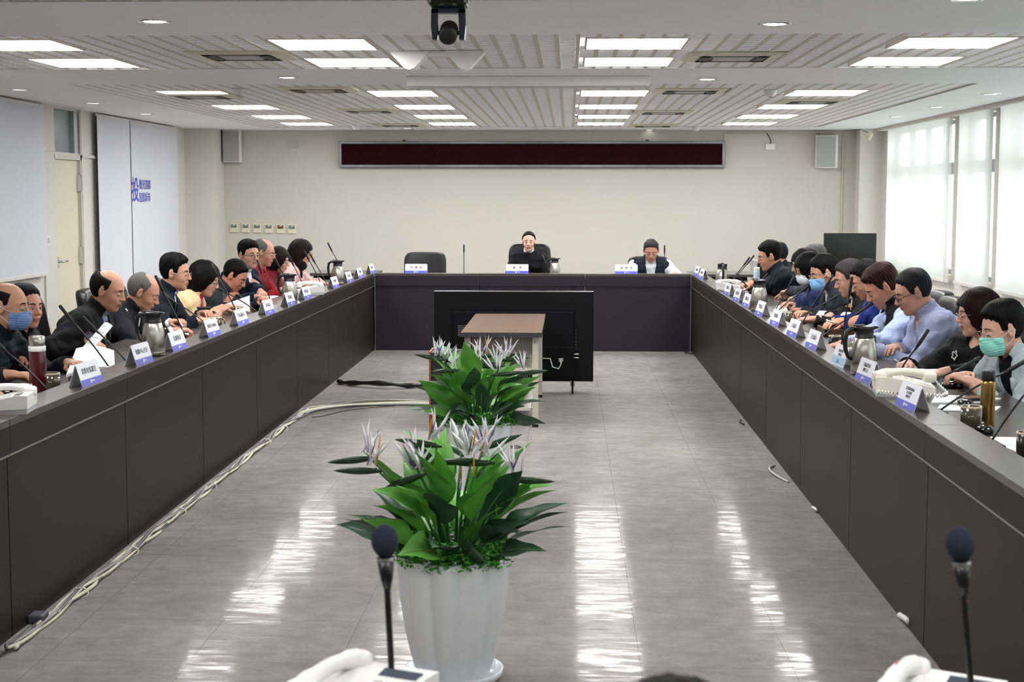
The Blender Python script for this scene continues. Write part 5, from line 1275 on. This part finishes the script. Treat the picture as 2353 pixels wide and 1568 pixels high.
            lo_ = lp.build('lapel', tm, e); so = lo_.modifiers.new('thickness', 'SOLIDIFY'); so.thickness = .005
            if tie:
                m = MB(); pts = []
                for t in np.linspace(0, 1, 9):
                    P0 = N-up*(.03+.27*t); 
                    u_ = .0
                    for u_ in np.arange(.16, .02, -.004):
                        if torso((P0+fwd*u_)[None, :].astype(np.float32), .012)[0] < 0: break
                    pts.append(Vector(P0+fwd*(u_+.002)))
                wds = [.014, .010]+[.011+.012*i/6 for i in range(7)]
                for i in range(8):
                    a, b = pts[i], pts[i+1]; m.add([a+Vector((0, wds[i], 0)), a-Vector((0, wds[i], 0)), b-Vector((0, wds[i+1], 0)), b+Vector((0, wds[i+1], 0))], [(0, 1, 2, 3)])
                m.sq(pts[0], (.01, .013, .014), (.8, .8)); m.build('necktie', cloth(tie), e)
    if cuff is not None:
        for k in (0, 1):
            if not handvis[k]: continue
            S, E, w = arms[k]; fd = (w-E)/np.linalg.norm(w-E); MB().tube([Vector(w-fd*.06), Vector(w-fd*.025), Vector(w-fd*.004)], [.036, .037, .037], 16).build('shirt_cuff', cloth(cuff), e)
    if turtle:
        MB().tube([Vector(N-up*.03), Vector(N+up*.01), Vector(N*.4+neck_top*.6), Vector(N*.12+neck_top*.88)], [nr+.026, nr+.014, nr+.008, nr+.006], 24).build('turtleneck', cloth(turtle), e)
    def tr(P):
        d = None
        for s in (0, 1):
            q = smin(cap(P, hip+[.02, (.08 if s == 0 else -.08), -.01], kn[s], .098, .074), cap(P, kn[s], ft[s], .070, .052), .03); d = q if d is None else smin(d, q, .03)
        return np.maximum(smin(d, cap(P, hip+[0, .07, 0], hip-[0, .07, 0], .132), .05)+wrinkle(P, seed, .003), P[:, 2]-(hip[2]+.10))
    V, Q = polygonize(tr, np.array([-.2, -.28, .05]), np.array([.62, .28, .72]), .013); np_mesh('trousers', [(V, Q, 0)], [cloth(pants)], e)
    for s in (0, 1): MB().sq(ft[s]+np.array([.06, 0, -.035]), (.13, .048, .045), (.6, .7)).build('shoe', mat('shoe_leather', '0e0d0d', .3), e)
    e['_info'] = 1; del e['_info']
    return e, dict(h=h, N=N, up=up, fwd=fwd, arms=arms, Mt=Mt, nr=nr, org=org, by=by, hip=hip, torso=torso)
def hp(px, py, Y, s=1): return atY(px, py, Y)
def wr(px, py, z=.80): return atZ(px, py, z)
# ------------------------------------------------------------------ the people
BG = 'people seated around the conference desks'
def seat(info, lab, tall=.84, back=.02):
    o = info['org']; by = info['by']; chair(o.x-math.cos(by)*back, o.y-math.sin(by)*back, by, lab, tall)
def P(*a, chair_=None, tall=.84, back=.02, **k):
    e, i = person(*a, group=BG, **k)
    if chair_: seat(i, chair_, tall, back)
    return e, i
R_, L_ = 180, 0
def W(px, py, Y): p = atY(px, py, Y); p.z = max(p.z, .785); return p
# ---- back row
b1, i1 = P('woman in black sweater and white turtleneck with tied-back hair, facing the camera', atY(1215, 556, 17.15), -90, 3, body=-90, hair=('bun', 'black'), fem=1, skn='d3a68a', top='0b0b0e', topn='black_knit', collar=False, turtle='dfdce8', closed=0, chair_='tall black leather chair behind the seated woman in black', tall=.98, build=.93, wrists=(Vector((-.32, 16.88, .64)), Vector((-.58, 16.88, .64))), lean=.06, seed=2)
br_ = i1; q = Vector(i1['N'])-Vector(i1['up'])*.14+Vector(i1['fwd'])*.138+Vector((0, -.07, 0))
m = MB()
for a in (-.6, .0, .5, 2.6, 3.6): vs, fs = spike(.035, .005); m.add([Matrix.Translation(q) @ Matrix.Rotation(a, 4, 'X') @ Matrix.Rotation(-PI/2, 4, 'Y') @ v for v in vs], fs)
m.build('brooch', mat('pale_gold', 'd8c6a4', .3, metal=.6), b1)
P('man in dark quilted vest over white shirt, looking down at the back row', atY(1496, 577, 17.0), -92, 24, body=-90, hair=('short', 'salt'), skn='b98466', top='cdced4', topn='white_shirt', vest='191b28', shirt=None, puff=True, chair_='black leather chair behind the man in the dark vest', tall=.76, wrists=(Vector((1.15, 16.62, .79)), Vector((.68, 16.62, .79))), lean=.12, seed=3, open_=.06)
a = atY(973, 600, 17.4); chair(a.x, 17.35, -PI/2, 'empty black leather chair at the left of the back row', .82)
# ---- door side (facing +x), near to far
P('person just outside the left photo edge, one hand on a black mouse', Vector((-2.95, 6.75, 1.12)), 0, 20, body=0, hair=('short', 'black'), top='dfe2e8', topn='white_shirt', wrists=(wr(-30, 880), wr(-2, 905, .795)), curls=(.5, .35), seed=4, chair_='black leather chair left of the photo on the door side')
P('masked man with thinning hair and glasses in black quilted jacket, cut by left edge', atY(18, 704, 7.45), 2, 6, body=0, hair=('bald', 'dark'), skn='b98663', top='101218', topn='black_quilt', glasses='metal', mask='slate', puff=True, wrists=(Vector((-2.5, 7.5, .80)), Vector((-2.62, 7.0, .80))), seed=5, chair_='black leather chair behind the masked man at the left edge', hscale=1.02)
P('black-haired man in black turning to speak, beside the masked man', atY(58, 705, 8.25), -28, 4, body=-8, hair=('short', 'black'), skn='c4896c', top='0b0c0f', topn='black_wool', closed=0, wrists=(wr(118, 842, .81), wr(112, 850, .81)), curls=(.9, 1.1), seed=6, chair_='black leather chair between the speaking man and the bald man', back=.2)
e_, i_ = P('bald man in black jacket and blue-grey shirt reading papers', atY(248, 668, 8.9), -3, 16, body=0, hair=('bald', 'dark'), skn='c58f6d', top='101114', topn='black_wool', shirt='8c93aa', tie='20242f', wrists=(W(222, 800, 8.62), W(190, 803, 8.7)), curls=(.8, .8), seed=7, chair_='black leather chair behind the bald man in black', tall=.84, back=.22, hscale=1.03)
P('grey-haired man in dark suit and white shirt, bent over writing', atY(330, 672, 9.65), 5, 26, body=0, hair=('receding', 'grey'), skn='bd8666', top='121318', topn='black_suit', shirt='e2e4ea', cuff='eceef2', wrists=(wr(395, 742, .80), wr(400, 762, .795)), curls=(.9, .9), seed=8, chair_='black leather chair behind the grey-haired writing man', back=.1)
P('man in navy jacket with metal glasses and spiky black hair', atY(403, 628, 10.35), 0, 6, body=5, hair=('spiky', 'black'), skn='c4906f', top='10141f', topn='navy_jacket', shirt='b8c4e2', glasses='metal', wrists=(wr(462, 722, .82), wr(455, 738, .80)), curls=(.7, .7), seed=9, chair_='black leather chair behind the man in navy jacket', hscale=1.02)
P('woman with black bob and glasses in cream knitted cardigan', atY(470, 641, 10.95), 0, 20, body=0, hair=('bob', 'black'), fem=1, skn='d2a084', top='dcc096', topn='cream_knit', shirt='c43a62', glasses='dark', wrists=(wr(520, 708, .80), wr(505, 715, .80)), seed=10, chair_='black leather chair behind the woman in cream cardigan', topkw=dict(bump=.9, bscale=120, bdist=.003), hscale=1.05)
P('man in dark grey jacket bent low over raised white papers', atY(540, 634, 11.7), -8, 34, body=-5, hair=('short', 'black'), skn='b97c5c', top='2b2e33', topn='charcoal_cloth', shirt='50575e', wrists=(wr(600, 690, .84), wr(520, 695, .82)), seed=11, chair_='black leather chair behind the man in dark grey jacket')
P('man in navy suit and round glasses looking toward the aisle', atY(572, 586, 12.95), -40, 4, body=-15, hair=('thick', 'black'), skn='c99a7c', top='141b30', topn='navy_suit', shirt='cfd3e0', glasses='dark', closed=0, wrists=(W(603, 676, 12.6), W(590, 684, 12.55)), curls=(1.0, .6), seed=12, chair_='black leather chair behind the man in navy suit')
P('man with thinning grey hair and glasses in red sweater', atY(606, 581, 13.6), 0, 14, body=0, hair=('receding', 'grey'), skn='c08a6c', top='86141d', topn='red_knit', glasses='metal', collar=False, seed=13, chair_='black leather chair behind the man in red sweater')
P('woman with short brown hair and glasses beside the pink cardigan', atY(640, 598, 14.2), 0, 14, body=0, hair=('bob', 'brown'), fem=1, skn='cf9c80', top='6a1a22', topn='red_cloth', vest=None, glasses='metal', seed=14, chair_='black leather chair behind the short-haired woman with glasses')
e_, i_ = P('woman with brown bob in pink cardigan and black scarf', atY(693, 580, 15.0), 0, 16, body=0, hair=('longbob', 'brown'), fem=1, skn='cf9c80', top='d9b3b0', topn='pink_knit', glasses='dark', wrists=(wr(735, 648, .8), wr(722, 650, .8)), seed=15, chair_='black leather chair behind the woman in pink cardigan', hscale=1.05)
N_ = Vector(i_['N']); U = Vector(i_['up']); Fw = Vector(i_['fwd'])
MB().sq(N_+U*.01+Fw*.02, (.10, .095, .06), (.7, .8)).sq(N_-U*.13+Fw*.11, (.05, .07, .14), (.6, .7)).build('scarf', cloth('0c0b0d', 'black_scarf', bump=.9, bscale=80, bdist=.003), e_)
# ---- window side (facing -x), near to far
P('person just outside the right photo edge, one hand resting over papers', Vector((2.15, 5.3, 1.12)), 180, 20, body=180, hair=('short', 'black'), top='2a2c33', topn='charcoal_cloth', wrists=(wr(2375, 990, .80), wr(2420, 960, .80)), curls=(.6, .6), seed=20, chair_='black leather chair right of the photo on the window side')
P('woman with short black hair and mint mask in pale grey jacket', atY(2303, 757, 6.95), 180+8, 14, body=200, hair=('thick', 'black'), fem=1, skn='cf9c80', top='a9b6b8', topn='pale_grey_green_cotton', shirt='0c1016', glasses='metal', mask='mint', closed=1, wrists=(wr(2235, 880, .80), wr(2222, 868, .80)), curls=(.7, .5), seed=21, chair_='black leather chair behind the woman in mint mask', build=1.05, hscale=1.03, topkw=dict(bump=.9, bscale=20))
e_, i_ = P('woman with burgundy bob and glasses in black top with white flowers', atY(2246, 720, 7.75), 180, 8, body=212, hair=('bob', 'burgundy'), fem=1, skn='cf9c80', top='09090b', topn='black_knit', collar=False, glasses='metal', wrists=(wr(2172, 856, .80), wr(2085, 838, .80)), curls=(.3, .6), seed=22, chair_='black leather chair behind the woman in black flowered top', tall=.84, build=1.06, hscale=1.03, lean=.07)
# white outline flowers on the black top
def surf(i, a, dn):
    """point on the front of the torso at lateral offset a and distance dn below the neck"""
    P0 = i['N']-i['up']*dn+np.array([0, a, 0])
    for u_ in np.arange(.30, 0, -.004):
        if i['torso']((P0+i['fwd']*u_)[None, :].astype(np.float32), .025)[0] < 0: break
    return Vector(P0+i['fwd']*(u_+.006))
for (a, dn, s) in ((.07, .085, .018), (-.02, .13, .022), (.11, .15, .018), (.05, .22, .022), (-.09, .07, .018), (.13, .09, .016)):
    c = surf(i_, a, dn); pts = []
    for k in range(25):
        t = k*2*PI/24; r = s*(1+.3*math.cos(5*t)); pts.append(surf(i_, a+r*math.cos(t), dn+r*math.sin(t)))
    MB().tube(pts[:-1], .0026, 5, closed=True).build('flower_motif', mat('white_yarn', 'e8e6e2', .8), e_)
P('man in light blue shirt and black glasses, reading with head bowed', atY(2098, 672, 8.55), 180, 22, body=180, hair=('short', 'darkgrey'), skn='c08e70', top='8b92ae', topn='light_blue_cotton', notch=True, glasses='dark', wrists=(wr(2010, 800, .81), wr(2060, 800, .81)), seed=23, chair_='black leather chair behind the man in light blue shirt', build=1.06, hscale=1.01)
P('man with reddish brown hair in black vest over pale blue shirt, bent down', atY(2027, 660, 9.2), 180, 32, body=180, hair=('parted', 'reddish'), skn='bd8260', top='a3b2d3', topn='pale_blue_cotton', vest='0c0c10', wrists=(wr(1940, 790, .80), wr(1960, 785, .80)), seed=24, chair_='black leather chair behind the man in black vest', build=1.04, hscale=1.01)
P('man with glasses in royal blue jacket between two bent men', atY(1990, 643, 9.8), 178, 28, body=180, hair=('short', 'black'), skn='c08a68', top='1c2c6e', topn='royal_blue_cloth', shirt='5a5c60', glasses='metal', wrists=(wr(1905, 742, .81), wr(1925, 745, .81)), seed=25, chair_='black leather chair behind the man in royal blue jacket', hscale=1.0)
P('grey-haired man in black leather jacket next to the grey suit', atY(1952, 640, 10.4), 178, 20, body=180, hair=('short', 'salt'), skn='b58468', top='0d0d0f', topn='black_leather_jacket', shirt='cfd0c8', glasses=None, wrists=(wr(1868, 735, .83), wr(1890, 735, .83)), seed=26, chair_='black leather chair behind the grey-haired man in leather jacket')
P('man in grey suit with glasses and blue face mask', atY(1893, 628, 11.0), 180+6, 18, body=180, hair=('thick', 'black'), skn='b98464', top='272a33', topn='slate_grey_suit', shirt='d8dade', glasses='metal', mask='blue', wrists=(wr(1845, 715, .80), wr(1850, 722, .80)), seed=27, chair_='black leather chair behind the masked man in grey suit', build=1.04, hscale=1.0)
P('woman with long black hair, glasses and white mask in blue jacket', atY(1857, 617, 11.7), 180+12, 24, body=180, hair=('long', 'black'), fem=1, skn='c89878', top='27345f', topn='indigo_cotton', notch=True, glasses='dark', mask='white', wrists=(wr(1795, 690, .80), wr(1820, 702, .80)), seed=28, chair_='black leather chair behind the long-haired woman')
P('dark-haired woman half hidden behind the long-haired woman', atY(1848, 606, 12.4), 180, 18, body=180, hair=('bob', 'black'), fem=1, skn='c89878', top='20242e', topn='dark_slate_cloth', wrists=(wr(1790, 672, .83), wr(1800, 676, .80)), curls=(.8, .5), seed=29)
P('grey-haired man, only the top of his head visible before the monitor', atY(1870, 596, 13.05), 180, 10, body=180, hair=('short', 'grey'), skn='b98464', top='2a2c33', topn='charcoal_cloth', seed=30)
P('man in dark jacket and glasses leaning forward over a phone', atY(1768, 590, 13.7), 180, 14, body=180, hair=('parted', 'black'), skn='bd8664', top='141822', topn='midnight_cloth', glasses='metal', wrists=(wr(1722, 652, .84), wr(1720, 658, .82)), curls=(.8, .6), seed=31, chair_='black leather chair behind the leaning man in dark jacket', build=1.04, hscale=1.03)
P('person with dark grey hair hidden right behind the leaning man', atY(1784, 588, 14.5), 180, 12, body=180, hair=('short', 'darkgrey'), skn='b98464', top='1b1d24', topn='charcoal_cloth_b', seed=32)
P('black-haired person at the bottom edge, only the crown of the head showing', Vector((.10, 1.42, 1.039)), 90, 10, body=90, hair=('thick', 'black'), top='1a1c22', topn='black_wool', wrists=(Vector((-.1, 1.85, .79)), Vector((.3, 1.85, .79))), seed=33)
# spare chairs seen between people
for (px, py, Y, l) in ((2192, 700, 8.3, 'black leather chair back showing between the blue shirt and the burgundy bob'), (2165, 695, 9.0, 'second black leather chair back seen behind the blue shirt')):
    a = atY(px, py, Y); chair(a.x+.03, Y, PI, l, .9)
# ------------------------------------------------------------------ papers and small desk things
M_paper = mat('white_paper', 'ecedf0', .6, noise=.02); M_print = mat('grey_print', '8e9096', .7)
def sheet(pts, name, lab, cat='paper', lines=6, m=M_paper, group='papers on the desks', th=.003, bend=0):
    """pts: four world corners (near-left, near-right, far-right, far-left)"""
    a, b, c, d = [Vector(p) for p in pts]; o = (a+b+c+d)/4; mb = MB(); n = 8; vs = []
    nrm = (b-a).cross(d-a).normalized(); nrm = nrm if nrm.z > 0 else -nrm
    for i in range(n+1):
        for j in range(n+1): u, v = i/n, j/n; vs.append(a.lerp(b, u).lerp(d.lerp(c, u), v)-o+nrm*(bend*math.sin(PI*u)))
    fs = [(i*(n+1)+j, (i+1)*(n+1)+j, (i+1)*(n+1)+j+1, i*(n+1)+j+1) for i in range(n) for j in range(n)]
    K = len(vs); vs2 = vs+[v-nrm*th for v in vs]; fs2 = fs+[tuple(K+i for i in f[::-1]) for f in fs]
    for i in range(n):
        for (p, q) in (((i, 0), (i+1, 0)), ((i, n), (i+1, n)), ((0, i), (0, i+1)), ((n, i), (n, i+1))):
            x, y = p[0]*(n+1)+p[1], q[0]*(n+1)+q[1]; fs2.append((x, y, K+y, K+x))
    mb.add(vs2, fs2, 0); ob = mb.build(name, m, loc=o); tag(ob, lab, cat, group)
    if lines:
        l = MB()
        for k in range(lines):
            v = .15+.7*k/max(1, lines-1); e1 = .85 if k % 3 else .6
            def pt(u, v): return a.lerp(b, u).lerp(d.lerp(c, u), v)-o+nrm*(bend*math.sin(PI*u)+.0008)
            N_ = 6; q = [(.12+(e1-.12)*i/N_) for i in range(N_+1)]
            vv = [pt(u, v-.008) for u in q]+[pt(u, v+.008) for u in q]
            l.add(vv, [(i, i+1, N_+2+i, N_+1+i) for i in range(N_)])
        l.build('print_lines', M_print, ob)
    return ob
def flat(pl, lab, z=ZD+.004, **k): return sheet([atZ(x, y, z) for x, y in pl], 'paper_sheet', lab, **k)
Z0 = ZD+.006
sheet([atZ(152, 862, Z0+.03), atZ(264, 846, Z0+.03), atZ(262, 806, Z0+.01), atZ(175, 801, Z0+.06)], 'paper_stack', 'large bulging stack of white papers before the bald man', lines=0, bend=.02, th=.012)
a = atX(200, 798, -2.45); sheet([atY(190, 798, 8.42), atY(214, 803, 8.38), atY(258, 748, 8.5), atY(240, 741, 8.6)], 'paper_booklet', 'folded white booklet held up by the bald man', lines=4, th=.006, bend=.01)
sheet([atY(532, 706, 11.3), atY(574, 716, 11.2), atY(574, 679, 11.45), atY(506, 703, 11.5)], 'paper_sheaf', 'sheaf of white papers held up by the bent man in dark grey', lines=5, th=.003)
flat([(583, 690), (622, 686), (640, 680), (600, 678)], 'white papers before the man in navy suit', lines=3, th=.006)
flat([(655, 665), (685, 668), (690, 655), (665, 655)], 'white paper before the man in red', lines=0)
flat([(706, 655), (740, 652), (735, 646), (710, 648)], 'white paper before the pink cardigan', lines=0)
flat([(400, 775), (440, 770), (425, 762), (395, 768)], 'thin papers under the writing hand of the grey-haired man', lines=0)
flat([(2050, 862), (2150, 866), (2160, 848), (2055, 850)], 'white papers under the hands of the woman in flowered top', lines=4, th=.006)
flat([(2140, 925), (2262, 923), (2300, 915), (2150, 906)], 'white documents before the woman in mint mask', lines=5, th=.006)
flat([(2150, 943), (2285, 945), (2300, 934), (2160, 930)], 'white sheet below the black mouse', lines=3)
flat([(2290, 1020), (2353, 1045), (2370, 1006), (2275, 1004)], 'printed white sheet near the right photo edge', lines=7)
flat([(1780, 712), (1815, 716), (1820, 705), (1785, 702)], 'white papers before the long-haired woman', lines=3, th=.006)
flat([(1815, 740), (1850, 745), (1852, 735), (1818, 733)], 'white notebook before the man in grey suit', lines=0, th=.012)
flat([(1715, 685), (1732, 688), (1735, 678), (1718, 676)], 'white paper before the leaning man', lines=3)
o = sheet([atY(1875, 724, 10.35), atY(1950, 727, 10.1), atY(1955, 718, 10.2), atY(1882, 714, 10.5)], 'open_folder', 'black-backed open folder held by the man in leather jacket', 'folder', lines=0, th=.002)
ob = sheet([atY(1874, 727, 10.34), atY(1952, 731, 10.09), atY(1957, 721, 10.21), atY(1881, 717, 10.51)], 'folder_cover', 'black cover', 'folder', lines=0, th=.003, m=M_blackm); 
for kk in ('label', 'category', 'group'): del ob[kk]
ob.location = ob.location-o.location; ob.parent = o
p = atZ(1915, 770, ZD); e = empty('leather_tray', (p.x+.02, p.y, ZD), 0, 'brown open document tray before the bent man in vest', 'tray')
bt = mat('brown_tray', '4a3213', .35); MB().box(-.1, .16, -.16, .16, 0, .008).build('bottom', bt, e); MB().box(-.1, -.09, -.16, .16, .0, .05).box(.15, .16, -.16, .16, 0, .05).box(-.1, .16, -.16, -.15, 0, .05).box(-.1, .16, .15, .16, 0, .05).build('side_wall', bt, e)
def mouse(px, py, lab, rz=0):
    p = atZ(px, py, ZD+.01); e = empty('computer_mouse', (p.x, p.y, ZD), rz, lab, 'mouse', 'black computer mice')
    MB().sq((0, 0, .012), (.052, .031, .022), (.8, .8), 20, 12).build('shell', mat('glossy_black', '060607', .08, spec=.8), e); MB().tube([(.02, 0, .036), (.035, 0, .034)], .004, 8).build('wheel', M_greyp, e)
mouse(2188, 887, 'glossy black mouse under the hand of the woman in mint mask', PI); mouse(2218, 929, 'glossy black mouse lying free on a white sheet', PI/2); mouse(2262, 990, 'glossy black mouse partly behind the ledge by the gold flask', PI/2); mouse(22, 905, 'black mouse under the hand at the left edge', 0)
def phonething(c, Mr, lab):
    e = empty('mobile_phone', c, 0, lab, 'phone', 'mobile phones'); MB().bbox(-.072, .072, -.036, .036, -.004, .004, .003, M=Mr).build('case', M_dark, e); MB().box(-.066, .066, -.033, .033, .004, .0048, M=Mr).build('screen', mat('screen_glass_black'), e)
phonething(atY(1703, 642, 13.55), Matrix.Rotation(.9, 4, 'Y'), 'black mobile phone held up by the leaning man')
phonething(atZ(2240, 915, ZD+.014), Matrix.Rotation(.3, 4, 'Z'), 'black mobile phone lying on the documents before the mint mask')
phonething(atZ(2120, 872, ZD+.012), Matrix.Identity(4), 'black tablet-like phone on the desk before the woman in flowered top')
def pen(a, b, lab, m=M_white, r=.0045):
    a, b = Vector(a), Vector(b); e = empty('pen', a, 0, lab, 'pen', 'pens'); v = b-a; MB().tube([v*.1, v*.9], r, 10).build('barrel', m, e); MB().tube([v*0, v*.1], [.001, r*.9], 8).build('tip', M_alu, e); MB().tube([v*.9, v], [r, r*.7], 8).build('cap', M_alu, e)
pen(atY(422, 752, 9.7), atY(410, 737, 9.75), 'white pen in the writing hand of the grey-haired man')
pen(atY(1897, 735, 9.6), atY(1915, 742, 9.6), 'patterned marker pen in the hand before the royal blue jacket', r=.006)
pen(atY(2054, 826, 7.8), atY(2071, 837, 7.8), 'silver pen in the hand of the woman in flowered top', M_alu)
p = atZ(471, 735, ZD); e = empty('eyeglass_case', (p.x-.05, p.y, ZD), .3, 'black open-lidded case before the man in navy jacket', 'case')
MB().bbox(-.09, .09, -.05, .05, 0, .03, .01).build('body', M_dark, e); MB().bbox(-.09, .09, .03, .05, .03, .09, .008).build('lid', M_dark, e)
